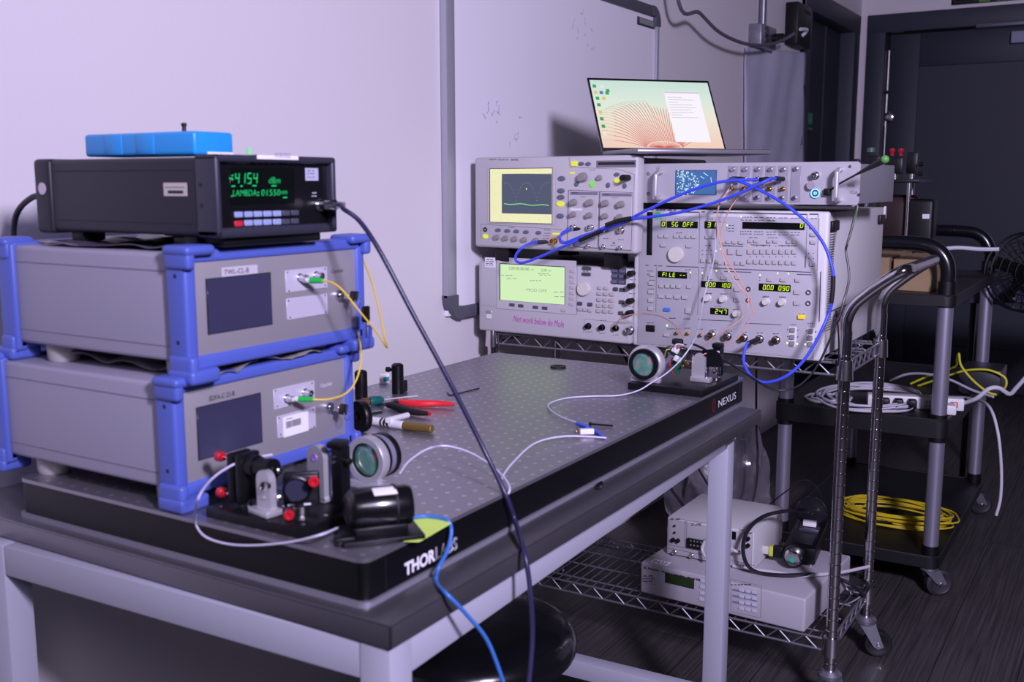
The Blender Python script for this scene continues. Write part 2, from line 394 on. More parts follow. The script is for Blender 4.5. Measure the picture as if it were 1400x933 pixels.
MB().box(0, wc, -.06, 0, 0, hc, .006).build('housing', M_blackp, t)
b = MB(); [b.box(wc*.45, wc*.9, -.0615, -.06, hc*(.86-.03*k), hc*(.875-.03*k)) for k in range(3)]; b.build('vent', mat('vent_grey', (40, 40, 46), .6), t)
b = MB(); b.tube([(wc*.02, -.07, hc*.34), (wc*.25, -.085, hc*.36), (wc*.33, -.075, hc*.30), (wc*.30, -.06, hc*.22)], .008, 8); b.build('lead', M_cablew, t)
# cable sagging from upper left to the controller
tag(MB().tube([Vector((3.25, YW-.02, 2.89)), Vector((3.3, YW-.06, 2.5)), at(925, -14, y=YW-.1), at(957, 18, y=YW-.1), at(985, 45, y=YW-.1), at(1020, 60, y=YW-.1), at(1050, 61, y=YW-.1), at(1070, 55, y=YW-.11), at(1086, 46, y=YW-.14)], .0065, 8).build('hanging_cable', mat('grey_cable', (92, 90, 102), .5)),
    'grey cable sagging along the wall towards the black wall unit', 'cable')
# paper / foil sheet hanging below the junction box
def sheet():
    tl, tr, bl, br = at(1021, 64, y=YW-.02), at(1102, 72, y=YW-.02), at(1019, 250, y=YW-.02), at(1099, 250, y=YW-.02)
    bm = bmesh.new(); n, k = 24, 40; V = []
    for j in range(k+1):
        row = []
        for i in range(n+1):
            u, v = i/n, j/k; p = tl.lerp(tr, u).lerp(bl.lerp(br, u), v)
            d = .006*math.sin(u*9+v*3)+.005*math.sin(v*14+u*4)*math.exp(-v*3)+.004*math.sin(u*23+v*7)
            row.append(bm.verts.new((p.x, YW-.016+d*.7, p.z)))
        V.append(row)
    for j in range(k):
        for i in range(n): bm.faces.new((V[j][i], V[j][i+1], V[j+1][i+1], V[j+1][i]))
    m = MB(); m.bm.free(); m.bm = bm
    o = m.build('paper_sheet', mat('dusty_paper', (196, 196, 214), .7, var=.12, vscale=3)); o.modifiers.new('s', 'SOLIDIFY').thickness = .001
    return o
tag(sheet(), 'large pale crinkled paper sheet hung on the wall below the junction box', 'paper sheet')

# ------------------------------------------------------------------ workbench
M_steel = mat('worktop_steel', (128, 126, 132), .38, .85, var=.18, vscale=2.5, bump=.02, bscale=30)
t = thing('workbench', 'grey steel-framed workbench with stainless worktop along the wall', 'workbench', (.783, .621, 0), 0)
LX, LY = 1.178, .785; ZT = .727
b = MB(); b.box(0, LX, 0, LY, ZT-.004, ZT, .0015); b.box(0, .003, 0, LY, ZT-.027, ZT-.001, .001); b.box(0, LX, 0, .003, ZT-.027, ZT-.001, .001); b.box(LX-.003, LX, 0, LY, ZT-.027, ZT-.001, .001)
b.build('worktop', M_steel, t)
A = math.radians(1.9); RM = Matrix.Translation((.003, .004, 0)) @ Matrix.Rotation(A, 4, 'Z')
FL, FW, LG = 1.148, .665, .04
for lx, ly, nm in ((0, 0, 'leg'), (FL-LG, 0, 'leg'), (0, FW-LG, 'leg'), (FL-LG, FW-LG, 'leg')):
    MB().box(lx, lx+LG, ly, ly+LG, .01, ZT-.029, .003, M=RM).build(nm, M_frame, t)
    MB().cyl(RM @ Vector((lx+LG/2, ly+LG/2, 0)), RM @ Vector((lx+LG/2, ly+LG/2, .012)), .018).build('foot', M_rubber, t)
for a in ((LG, FL-LG, .001, LG-.001), (LG, FL-LG, FW-LG+.001, FW-.001), (.001, LG-.001, LG, FW-LG), (FL-LG+.001, FL-.001, LG, FW-LG)):
    MB().box(*a, ZT-.070, ZT-.029, .002, M=RM).build('rail', M_frame, t)
MB().box(FL-LG+.001, FL-.001, LG, FW-LG, .10, .14, .003, M=RM).build('stretcher', M_frame, t)
MB().box(.001, LG-.001, LG, FW-LG, .10, .14, .003, M=RM).build('stretcher', M_frame, t)
MB().box(LG, FL-LG, .385, .385+LG, .10, .14, .003, M=RM).build('stretcher', M_frame, t)
b = MB(); b.box(FL-LG-.02, FL-LG+.03, -.0015, .002, ZT-.062, ZT-.045, M=RM); b.build('bracket', M_galv, t)
tag(MB().tube([at(817, 663, z=.7285), at(823, 660, z=.735), at(822, 666, z=.732), at(815, 668, z=.7285)], .0022, 6, closed=True).build('cable_clip', M_rubber), 'small black loop clip lying on the steel worktop ledge', 'clip')
# ------------------------------------------------------------------ optical breadboard
BX0, BX1, BY0, BY1, BZ0, BZ = .802, 2.0, .6685, 1.262, .727, .78
def board_mat():
    m = bpy.data.materials.new('drilled_black_plate'); m.use_nodes = True; nt = m.node_tree; b = nt.nodes['Principled BSDF']; N = nt.nodes.new; L = nt.links.new
    tc = N('ShaderNodeTexCoord'); sep = N('ShaderNodeSeparateXYZ'); L(tc.outputs['Object'], sep.inputs[0])
    def frac(out):
        a = N('ShaderNodeMath'); a.operation = 'DIVIDE'; L(out, a.inputs[0]); a.inputs[1].default_value = .0254
        f = N('ShaderNodeMath'); f.operation = 'FRACT'; L(a.outputs[0], f.inputs[0])
        s = N('ShaderNodeMath'); s.operation = 'SUBTRACT'; L(f.outputs[0], s.inputs[0]); s.inputs[1].default_value = .5; return s.outputs[0]
    cx, cy = frac(sep.outputs[0]), frac(sep.outputs[1]); cb = N('ShaderNodeCombineXYZ'); L(cx, cb.inputs[0]); L(cy, cb.inputs[1])
    ln = N('ShaderNodeVectorMath'); ln.operation = 'LENGTH'; L(cb.outputs[0], ln.inputs[0])
    up = N('ShaderNodeSeparateXYZ'); L(tc.outputs['Normal'], up.inputs[0])
    def band(lo, hi):
        r = N('ShaderNodeValToRGB'); r.color_ramp.interpolation = 'CONSTANT'; e = r.color_ramp.elements
        e[0].position = 0; e[0].color = (1 if lo == 0 else 0,)*3+(1,); e[1].position = hi; e[1].color = (0, 0, 0, 1)
        if lo > 0: n = e.new(lo); n.color = (1, 1, 1, 1)
        L(ln.outputs['Value'], r.inputs[0]); g = N('ShaderNodeMath'); g.operation = 'MULTIPLY'; L(r.outputs[0], g.inputs[0])
        c = N('ShaderNodeMath'); c.operation = 'GREATER_THAN'; L(up.outputs[2], c.inputs[0]); c.inputs[1].default_value = .9; L(c.outputs[0], g.inputs[1]); return g.outputs[0]
    hole, ring = band(0, .05), band(.05, .10)
    m1 = N('ShaderNodeMix'); m1.data_type = 'RGBA'; m1.inputs[6].default_value = lin((150, 148, 156)); m1.inputs[7].default_value = lin((245, 245, 250)); L(ring, m1.inputs[0])
    m2 = N('ShaderNodeMix'); m2.data_type = 'RGBA'; m2.inputs[7].default_value = (.002, .002, .002, 1); L(m1.outputs[2], m2.inputs[6]); L(hole, m2.inputs[0])
    L(m2.outputs[2], b.inputs['Base Color']); b.inputs['Roughness'].default_value = .34; b.inputs['Metallic'].default_value = .75
    b.inputs['Specular IOR Level'].default_value = 1.0
    n = N('ShaderNodeTexNoise'); n.inputs['Scale'].default_value = 500; bp = N('ShaderNodeBump'); bp.inputs['Strength'].default_value = .1; bp.inputs['Distance'].default_value = .001
    L(tc.outputs['Object'], n.inputs[0]); L(n.outputs[0], bp.inputs['Height']); L(bp.outputs[0], b.inputs['Normal'])
    return m
t = thing('optical_breadboard', 'large black drilled optical breadboard lying on the steel worktop', 'optical breadboard', (BX0, BY0, BZ0), 0)
BL, BW, BH = BX1-BX0, BY1-BY0, BZ-BZ0
def rbox(b, x0, x1, y0, y1, z0, z1, r, n=6):
    pts = []
    for cx, cy, a0 in ((x1-r, y1-r, 0), (x0+r, y1-r, PI/2), (x0+r, y0+r, PI), (x1-r, y0+r, 1.5*PI)):
        for k in range(n+1): a = a0+PI/2*k/n; pts.append((cx+r*math.cos(a), cy+r*math.sin(a)))
    b.prism(pts, z1-z0, Matrix.Translation((0, 0, z0))); return b
rbox(MB(), 0, BL, 0, BW, BH-.0048, BH, .013).build('top_plate', board_mat(), t)
rbox(MB(), .0012, BL-.0012, .0012, BW-.0012, .006, BH-.0046, .012).build('side_panel', mat('black_side_panel', (10, 10, 12), .4, spec=.3), t)
rbox(MB(), -.003, BL+.003, -.003, BW+.003, 0, .006, .013).build('bottom_plate', mat('plate_edge', (150, 150, 160), .35, .5), t)
for x in (.035, BL-.035):
    MB().box(x-.0006, x+.0006, .0004, .0014, .006, BH-.005).build('corner_seam', M_rubber, t)
P = Panel(t, .001)
a = P.hit((554, 771)); c = P.hit((597, 748)); d = P.hit((624, 735)); h0 = P.hit((556, 783)).z
M_logo = mat('white_logo_print', (232, 230, 240), .5, emit=0)
hh = .0155; x0 = P.hit((553, 775)).x; x1 = P.hit((595, 752)).x; x2 = P.hit((625, 738)).x; zc = P.hit((556, 784)).z
text('THOR', 'lettering', M_logo, t, (x0, .0009, .012), hh, x1-x0, ext=.0001, bold=.04)
text('LABS', 'lettering', M_logo, t, (x1+.001, .0009, .012), hh, x2-x1-.001, fill=False)
x0 = P.hit((982, 560)).x; x1 = P.hit((1006, 545)).x; z0 = P.hit((982, 559)).z
text('NEXUS', 'lettering', M_logo, t, (x0, .0009, P.hit((981.5, 558)).z), P.hit((982, 548)).z-P.hit((981.5, 558)).z, x1-x0, bold=.0)
hc = P.hit((976, 554.5)); b = MB(); pts = [(hc.x+.0065*math.cos(PI/6+PI/3*k), hc.z+.013*math.sin(PI/6+PI/3*k)) for k in range(7)]
b.ribbon(pts, .0011, .0009); b.build('hexagon_emblem', mat('red_print', (190, 40, 48), .5), t, recalc=False)
# ------------------------------------------------------------------ round stool under the bench
sx, sy, sz = 1.36, .915, .44
t = thing('stool', 'round stool with glossy black padded seat under the bench', 'stool', (sx, sy, 0), 0)
MB().lathe([(0, sz+.004), (.10, sz+.006), (.155, sz+.003), (.172, sz-.006), (.182, sz-.022), (.180, sz-.04), (.165, sz-.05), (0, sz-.05)], seg=64).build('seat', mat('black_vinyl', (15, 15, 18), .22, coat=.3, bump=.15, bscale=22), t)
MB().lathe([(0, sz+.005), (.007, sz+.005), (.005, sz+.009), (0, sz+.010)], seg=12).build('seat_button', M_chrome, t)
MB().cyl((0, 0, .05), (0, 0, sz-.05), .02).build('column', M_chrome, t)
for k in range(5):
    a = 2*PI*k/5+.3; e = Vector((.22*math.cos(a), .22*math.sin(a), .055))
    b = MB(); b.tube([(0, 0, .09), e*.5+Vector((0, 0, .045)), e], .012, 8); b.build('leg', M_chrome, t)
    b = MB(); b.cyl(e+Vector((-.01, 0, -.03)), e+Vector((.01, 0, -.03)), .024, bev=.004); b.build('castor', M_rubber, t)
# ------------------------------------------------------------------ panel hardware
def unit_button(m):
    return part(('btn', m.name), lambda: MB().box(-.5, .5, -1, 0, -.5, .5, bev=.13, seg=2).mesh('button', m))
def unit_oval(m):
    def f():
        b = MB(); b.lathe([(.5, 0), (.5, .6), (.42, .92), (0, 1)], (0, 0, 0), (0, -1, 0), 20); return b.mesh('button', m)
    return part(('oval', m.name), f)
def btn(P, pts, w, h, m=None, dep=.004, name='button', oval=False):
    m = m or M_btn; out = []
    for p in pts:
        k = P.scale(p); ww = w*k*(1/ max(.2, 1)); 
        a = P.hit((p[0]-w/2, p[1])); c = P.hit((p[0]+w/2, p[1])); ww = abs(c.x-a.x)
        out.append(P.put((unit_oval if oval else unit_button)(m), name, p[:2], scale=(ww, dep, h*k)))
    return out
def unit_knob(m, kind='plain'):
    def f():
        b = MB()
        if kind == 'plain': b.lathe([(1, 0), (1, .15), (.86, .2), (.82, 1.0), (.74, 1.1), (0, 1.1)], (0, 0, 0), (0, -1, 0), 28)
        elif kind == 'dial': b.lathe([(1, 0), (1, .5), (.95, .6), (.5, .62), (0, .6)], (0, 0, 0), (0, -1, 0), 40); b.lathe([(.26, .6), (.24, .5), (0, .48)], (-.12, 0, .45), (0, -1, 0), 16)
        elif kind == 'bnc': b.lathe([(1.1, 0), (1.1, .25), (.8, .3), (.8, 1.5), (.62, 1.5), (.6, .7), (.25, .7), (.2, 1.2), (0, 1.2)], (0, 0, 0), (0, -1, 0), 20)
        elif kind == 'cap': b.lathe([(1.0, 0), (1.0, 1.4), (.85, 1.6), (0, 1.6)], (0, 0, 0), (0, -1, 0), 20)
        elif kind == 'jack': b.lathe([(1, 0), (1, .35), (.55, .35), (.5, -.2), (0, -.2)], (0, 0, 0), (0, -1, 0), 20)
        elif kind == 'hex': b.lathe([(1, 0), (1, .5), (.8, .55), (.8, .9), (0, .9)], (0, 0, 0), (0, -1, 0), 6)
        return b.mesh(kind, m)
    return part(('knob', m.name, kind), f)
def knob(P, pts, r, m=None, kind='plain', name='knob', hgt=None):
    out = []
    for p in pts:
        k = P.scale(p)*r; o = P.put(unit_knob(m or M_knobg, kind), name, p[:2], scale=(k, hgt if hgt else k, k)); out.append(o)
    return out
def led(P, pts, m=None, r=5, name='indicator'):
    for p in pts:
        k = P.scale(p)*r; P.put(part(('led', (m or M_ledW).name), lambda: MB().sph((0, 0, 0), 1, 10, (1, .6, 1)).mesh('indicator', m or M_ledW)), name, p, scale=(k, k, k))
def bars(P, L, m=None, name='print_line', wd=3):
    """thin printed lines given by picture end points"""
    b = MB()
    for (x0, y0, x1, y1) in L:
        a, c = P.hit((x0, y0)), P.hit((x1, y1)); b.ribbon([(a.x, a.z), (c.x, c.z)], wd*P.scale((x0, y0)), P.yy-.0004)
    return b.build(name, m or M_ink, P.t, recalc=False)
def marks(P, pts, w=26, h=4, m=None, name='button_legend'):
    b = MB()
    for (x, y) in pts:
        n = random.randint(2, 4); x0 = x-w/2
        for i in range(n):
            ww = w/n*random.uniform(.5, .85); a, c = P.hit((x0+i*w/n, y)), P.hit((x0+i*w/n+ww, y)); b.ribbon([(a.x, a.z), (c.x, c.z)], h*P.scale((x, y)), P.yy-.0004)
    return b.build(name, m or M_ink, P.t, recalc=False)
def case(t, w, d, h, m, name='case', bev=.004, y0=.0, top=None):
    return MB().box(0, w, y0, d, 0, h, bev).build(name, m, t)
RZ = -PI/2
# ------------------------------------------------------------------ wire shelving rack
PXF, PXR, PYR, PYL = 2.205, 2.545, .522, 1.402
t = thing('wire_shelving_rack', 'chrome wire shelving rack on castors carrying the instruments', 'shelving rack', (0, 0, 0), 0)
def post_mesh(z0, z1):
    pr = [(0, z0), (.0127, z0)]; z = z0+.02
    while z < z1-.03: pr += [(.0127, z), (.0116, z+.001), (.0116, z+.0025), (.0127, z+.0035)]; z += .0254
    pr += [(.0127, z1), (0, z1)]; return MB().lathe(pr, seg=20).mesh('post', M_chrome, ang=25)
pm = post_mesh(.10, .86); ps = post_mesh(.10, .80)
for x, y, me in ((PXF, PYR, pm), (PXR, PYR, pm), (PXF, PYL, ps), (PXR, PYL, ps)): inst('post', me, t, (x, y, 0))
def wire_shelf(z):
    b = MB(); xa, xb, ya, yb = PXF, PXR, PYR, PYL; r = .003
    for x in (xa, xb):
        for zz in (z, z-.026): b.tube([(x, ya+.02, zz), (x, yb-.02, zz)], r, 8, smooth=False)
        n = 14; pts = []
        for k in range(2*n+1): pts.append((x, ya+.03+(yb-ya-.06)*k/(2*n), z if k % 2 else z-.026))
        b.tube(pts, .0022, 6, smooth=False)
    for y in (ya, yb):
        for zz in (z, z-.026): b.tube([(xa+.02, y, zz), (xb-.02, y, zz)], r, 8, smooth=False)
        pts = [(xa+.03+(xb-xa-.06)*k/12, y, z if k % 2 else z-.026) for k in range(13)]
        b.tube(pts, .0022, 6, smooth=False)
    o = b.build('shelf_frame', M_wire, t)
    b = MB(); n = 36
    for k in range(1, n): y = ya+(yb-ya)*k/n; b.tube([(xa+.001, y, z+.003), (xb-.001, y, z+.003)], .0016, 6, smooth=False)
    for x in (xa+.035, (xa+xb)/2-.045, (xa+xb)/2+.045, xb-.035): b.tube([(x, ya+.01, z), (x, yb-.01, z)], .0024, 6, smooth=False)
    b.build('shelf_wires', M_wire, t)
    for x in (xa, xb):
        for y in (ya, yb):
            b = MB(); b.lathe([(.0135, z-.034), (.0185, z-.034), (.0165, z+.008), (.0135, z+.008), (.0135, z-.034)], (x, y, 0)); b.build('shelf_collar', M_silver, t)
wire_shelf(.790); wire_shelf(.172)
b = MB(); T1 = [(2.205, .522, .85), (2.205, .522, .885), (2.205, .508, .917), (2.205, .478, .946), (2.205, .445, .972), (2.205, .424, .986)]
T2 = [(2.545, y, z) for _, y, z in T1]
b.tube(T1+[(2.213, .412, .992), (2.25, .408, .993)], .0125, 16); b.build('push_handle', M_chrome, t)
b = MB(); b.tube(T2+[(2.537, .412, .992), (2.50, .408, .993)], .0125, 16); b.build('push_handle', M_chrome, t)
MB().tube([(2.245, .408, .993), (2.505, .408, .993)], .0125, 16, smooth=False).build('handle_grip', M_chrome, t)
def castor(x, y, ang, zt=.10, R=.034):
    b = MB(); b.lathe([(0, zt+.004), (.018, zt+.004), (.026, zt-.004), (.026, zt-.012), (.016, zt-.018), (0, zt-.018)], (x, y, 0)); 
    M = Matrix.Translation((x, y, 0)) @ Matrix.Rotation(ang, 4, 'Z')
    for s in (-1, 1):
        b.prism([(-.016, zt-.014), (.022, zt-.014), (.044, R-.006), (.030, R-.012), (.020, R-.006)], .0025, M @ Matrix.Translation((0, s*.014+.00125, 0)) @ Matrix.Rotation(PI/2, 4, 'X'))
    b.box(-.016, .024, -.0145, .0145, zt-.019, zt-.012, .002, M=M)
    f = b.build('castor', M_galv, t)
    b = MB(); c = M @ Vector((.031, 0, R)); ax = (M.to_3x3() @ Vector((0, 1, 0)))
    b.lathe([(0, -.010), (R-.012, -.010), (R-.009, -.012), (R-.003, -.012), (R, -.008), (R, .008), (R-.003, .012), (R-.009, .012), (R-.012, .010), (0, .010)], c, ax, 32)
    b.build('wheel', M_rubber, f)
    b = MB(); b.cyl(c-ax*.019, c+ax*.019, .005, bev=.001); b.build('axle_bolt', M_chrome, f)
for x, y, a in ((PXF, PYR, -.9), (PXR, PYR, -1.15), (PXF, PYL, .6), (PXR, PYL, .2)): castor(x, y, a)

# ------------------------------------------------------------------ signal generator with green screen
Zg = (640, 330, .185714)
t = thing('signal_generator', 'beige signal generator with bright green screen, below the oscilloscope', 'signal generator', (2.18, 1.428, .798), RZ-.045)
w, h = .431, .1755
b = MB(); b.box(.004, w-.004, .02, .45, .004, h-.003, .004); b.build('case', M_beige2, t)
b = MB(); b.box(0, w, 0, .03, 0, h, .006, 3); b.build('front_panel', M_beige, t)
for x in (.04, w-.04):
    for y in (.05, .25): MB().box(x-.02, x+.02, y-.015, y+.015, -.0048, .006, .003).build('foot', M_blackp, t)
P = Panel(t, 0, Zg)
P.quad([(215, 112), (800, 150), (795, 545), (207, 490)], 'display_bezel', M_beige, -.0008, .0012)
P.quad([(238, 156), (722, 192), (713, 470), (232, 430)], 'display_gasket', mat('gasket', (60, 62, 66), .5), -.0022, .0006)
M_lcd = mat('green_backlit_lcd', (216, 248, 190), .4, emit=.88)
lc = P.quad([(245, 163), (720, 196), (710, 468), (241, 429)], 'screen', M_lcd, -.003, .0006)
M_lt = mat('lcd_text', (120, 140, 112), .5)
Pl = Panel(t, -.0037, Zg)
def ptext(P, s_, p, hpx, wpx, m, name='lettering', **k):
    a = P.hit(p); c = P.hit((p[0]+wpx, p[1])); return text(s_, name, m, P.t, (a.x, P.yy-.0005, a.z), hpx*P.scale(p), abs(c.x-a.x), **k)
ptext(Pl, '2.500 000 000 000', (300, 208), 22, 150, M_lt); ptext(Pl, 'GHz', (465, 214), 12, 22, M_lt); ptext(Pl, '2.00', (538, 222), 20, 42, M_lt); ptext(Pl, 'dBm', (590, 222), 12, 22, M_lt)
marks(Pl, [(290, 252), (330, 275), (500, 290), (560, 240), (575, 250), (675, 375), (680, 408)], 90, 4, M_lt, 'screen_text'); ptext(Pl, 'MOD OFF', (430, 368), 22, 150, mat('lcd_text_faint', (165, 190, 150), .5))
P.quad([(125, 118), (205, 122), (203, 195), (123, 190)], 'sticker', M_paper, 0, .0005)
marks(Panel(t, -.0005, Zg), [(163, 135), (163, 150), (163, 163), (163, 176)], 60, 5, M_inkd, 'sticker_print')
bars(P, [(98, 470, 207, 480), (98, 100, 90, 470)], M_beige2, 'panel_groove', 2)
ptext(P, 'Agilent', (262, 140), 10, 60, M_ink); marks(P, [(400, 145), (440, 147)], 80, 4)
bars(P, [(805, 150, 800, 545), (858, 572, 1165, 606), (856, 572, 850, 680)], M_ink, 'panel_line', 1.6)
btn(P, [(770, 220), (770, 260), (770, 300), (769, 340), (768, 382), (766, 422), (764, 462)], 34, 24, M_btn)
btn(P, [(327, 468), (392, 475), (500, 486), (568, 492)], 38, 22, M_btnd); btn(P, [(706, 508)], 36, 22, M_btn)
btn(P, [(876, 199), (873, 242)], 62, 24, M_btnd)
knob(P, [(857, 350)], 50, M_knobw, 'dial', 'dial', .016)
P.quad([(1060, 180), (1168, 190), (1160, 325), (1055, 312)], 'key_recess', mat('recess_grey', (70, 72, 86), .5), 0, .001)
btn(P, [(1083, 215), (1137, 220), (1083, 255), (1135, 259), (1079, 296), (1133, 301)], 40, 24, M_btng, .005)
btn(P, [(1088, 352), (1135, 356), (825, 458), (900, 465), (1132, 447), (1127, 528)], 32, 26, M_btnd)
btn(P, [(970, 343), (1018, 346), (825, 500), (862, 504), (900, 508)], 28, 24)
btn(P, [(x-i*2, y+(x-968)*.05) for i, y in enumerate((385, 430, 472, 512)) for x in (970, 1016, 1062)], 32, 26)
knob(P, [(1215, 235), (1215, 327), (1208, 437), (1205, 525)], 21, M_blackp, 'cap', 'connector_cap', .014)
knob(P, [(887, 625), (988, 635), (1090, 640)], 22, M_blackp, 'bnc', 'coaxial_socket')
knob(P, [(1195, 655)], 30, M_silver, 'bnc', 'output_socket')
btn(P, [(155, 552)], 38, 34, M_white, .003, 'power_button'); btn(P, [(153, 522)], 36, 22, M_beige2, .002, 'standby_button'); led(P, [(172, 520)], M_ledW, 5)
ptext(P, 'Not work below 6n Mole', (335, 592), 48, 372, mat('magenta_marker', (190, 60, 175), .6), 'handwriting', rot=(PI/2, math.radians(1.5), 0), shear=.15)
marks(P, [(1000, 582), (890, 668), (990, 678), (1090, 690), (1215, 195), (1215, 283), (1212, 385), (1208, 480), (875, 180), (870, 222)], 50, 4)

# ------------------------------------------------------------------ oscilloscope
Zs = (640, 190, .185714)
t = thing('oscilloscope', 'beige sampling oscilloscope with eye-diagram screen, on top of the signal generator', 'oscilloscope', (2.16, 1.426, 1.010), RZ-.09)
w, h = .460, .2185
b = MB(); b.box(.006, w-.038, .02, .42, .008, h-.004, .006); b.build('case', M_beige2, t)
b = MB(); b.box(0, w, 0, .035, 0, h, .008, 3); b.build('front_panel', M_beige, t)
for x in (.07, w-.075):
    for y in (.04, .32): MB().box(x-.022, x+.022, y-.02, y+.02, -.0355, .01, .004).build('foot', M_blackp, t)
P = Panel(t, 0, Zs)
P.quad([(150, 200), (650, 212), (636, 640), (140, 615)], 'display_bezel', M_beige, -.0008, .0012)
P.quad([(166, 209), (632, 220), (617, 632), (158, 609)], 'display_gasket', mat('gasket', (60, 62, 66), .5), -.0022, .0006)
P.quad([(173, 214), (630, 225), (614, 628), (164, 605)], 'screen', mat('pale_yellow_screen', (242, 240, 190), .4, emit=.92), -.003, .0006)
P.quad([(260, 252), (630, 262), (614, 560), (250, 544)], 'trace_window', mat('trace_window_blue', (84, 92, 118), .4, emit=.75), -.0037, .0004)
Pl = Panel(t, -.0042, Zs)
M_tr = mat('green_trace', (130, 235, 130), .4, emit=1.0); M_dot = mat('faint_trace', (125, 150, 130), .4, emit=.9)
tr = [(266+i*11, 477+4*math.sin(i*.42)+i*.45) for i in range(31)]
strokes(Pl, [tr], 'level_trace', M_tr, .0016, -.0046)
eye = []
def eyec(cx, wdt, y0=490, y1=322):
    for s in range(-10, 11):
        x = cx+s*wdt/10; yy = y1+(y0-y1)*(abs(s)/10)**2.2
        if 262 < x < 600: eye.append([(x-3, yy), (x+3, yy+1)])
eyec(430, 88); eyec(275, 88); eyec(585, 88)
strokes(Pl, eye, 'eye_trace', M_dot, .0009, -.0045)
strokes(Pl, [[(428, 362), (434, 374)]], 'pointer', M_ledW, .002, -.0048)
M_menu = mat('screen_menu_line', (190, 188, 130), .5, emit=.5)
strokes(Pl, [[(182, y), (218, y+1), (216, y+34), (180, y+33), (182, y)] for y in (316, 368, 418, 468, 518)]+[[(250, 250), (238, 600)], [(178, 250), (628, 260)]], 'menu_boxes', M_menu, .0005, -.0046)
strokes(Pl, [[(300+i*75, 585), (298+i*75, 612)] for i in range(5)], 'scale_marks', M_menu, .0006, -.0046)
ptext(P, 'Agilent', (155, 158), 12, 55, M_inkd); marks(P, [(265, 155)], 85, 4); ptext(P, '86100C', (318, 160), 12, 55, M_inkd)
btn(P, [(690, 292), (686, 382), (684, 430), (680, 568)], 52, 36, M_btng, .004, oval=True)
btn(P, [(682, 479)], 56, 38, M_ledY, .004, 'lit_button', oval=True)
btn(P, [(785, 182)], 42, 34, M_ledY, .004, 'lit_button'); btn(P, [(835, 183), (886, 184)], 38, 28, M_btng, oval=True)
P.rect(945, 1237, 160, 208, 'drive_slot', mat('slot_grey', (120, 118, 124), .5), .001); Pd = Panel(t, -.001, Zs); Pd.rect(957, 1226, 172, 190, 'drive_opening', M_inkd, .0006)
bars(P, [(745, 135, 745, 200), (745, 208, 1100, 222), (1100, 222, 1225, 262), (1225, 262, 1222, 385), (98, 628, 700, 668), (98, 628, 92, 735)], M_ink, 'panel_line', 1.8)
btn(P, [(768, 251)], 34, 14, M_ledY, .001, 'lit_label'); btn(P, [(650, 700)], 56, 14, M_ledY, .001, 'lit_label')
knob(P, [(850, 283)], 37, M_knobg, 'plain', 'dial', .013); knob(P, [(968, 287)], 22, M_knobg)
btn(P, [(800, 332), (1033, 340), (1155, 345)], 26, 38, M_btng, .004, oval=True); btn(P, [(1097, 262)], 38, 28, M_btng, oval=True)
btn(P, [(915, 336)], 34, 40, M_ledG, .004, 'lit_button', oval=True); btn(P, [(1097, 307)], 40, 32, M_ledY, .004, 'lit_button', oval=True)
knob(P, [(1180, 287)], 24, M_blackp, 'cap', 'black_knob', .018)
for q, nm in (([(742, 376), (966, 386), (955, 806), (730, 788)], 0), ([(974, 386), (1216, 396), (1200, 822), (962, 806)], 1)):
    mo = P.quad(q, 'plug_in_module', M_beige, -.0002, .002); PM = Panel(t, -.0022, Zs)
    (a, b_, c, d) = q
    bars(PM, [(*a, *b_), (*b_, *c), (*c, *d), (*d, *a)], M_inkd, 'module_edge', 2.4)
    o = PM.quad([(a[0]+10, a[1]+10), (b_[0]-10, b_[1]+10), (b_[0]-11, b_[1]+32), (a[0]+9, a[1]+32)], 'module_header', mat('header_grey', (120, 120, 136), .5), None, .0004)
    ptext(Panel(t, -.0026, Zs), 'Agilent', (a[0]+22, a[1]+27), 12, 50, M_inkd)
PM = Panel(t, -.0022, Zs)
knob(PM, [(782, 467), (900, 470), (1015, 474), (1130, 482)], 27, M_knobg, hgt=.012)
knob(PM, [(777, 557), (896, 563), (1012, 568), (1120, 575)], 23, M_knobg, hgt=.011)
knob(PM, [(778, 650), (905, 650), (1008, 665), (1130, 673)], 25, M_silver, 'bnc', 'input_socket'); knob(PM, [(1130, 673)], 13, M_gold, 'hex', 'socket_core', .009)
knob(PM, [(768, 778), (885, 788), (997, 793), (1120, 799)], 17, M_silver, 'bnc', 'probe_socket'); knob(PM, [(840, 748), (1075, 766), (696, 752)], 8, M_gold, 'plain', 'gold_contact', .002)
marks(PM, [(850, 426), (1085, 434), (1018, 735), (1128, 742), (850, 770), (1070, 785), (900, 735)], 44, 4); PM.quad([(752, 510), (840, 515), (838, 530), (751, 525)], 'sticker', M_paper, None, .0003)
knob(P, [(127, 668)], 17, M_inkd, 'jack', 'power_knob'); btn(P, [(130, 718)], 38, 32, M_ledY, .004, 'lit_button', oval=True)
btn(P, [(222, 672), (290, 677), (357, 681), (428, 686), (520, 691)], 38, 26, M_btng, oval=True); knob(P, [(212, 726), (278, 732), (345, 737), (415, 742), (500, 748)], 22, M_knobg)
knob(P, [(636, 752)], 25, M_gold, 'bnc', 'trigger_socket'); marks(P, [(322, 652), (585, 672), (585, 695), (578, 715), (578, 735), (915, 230)], 50, 4)

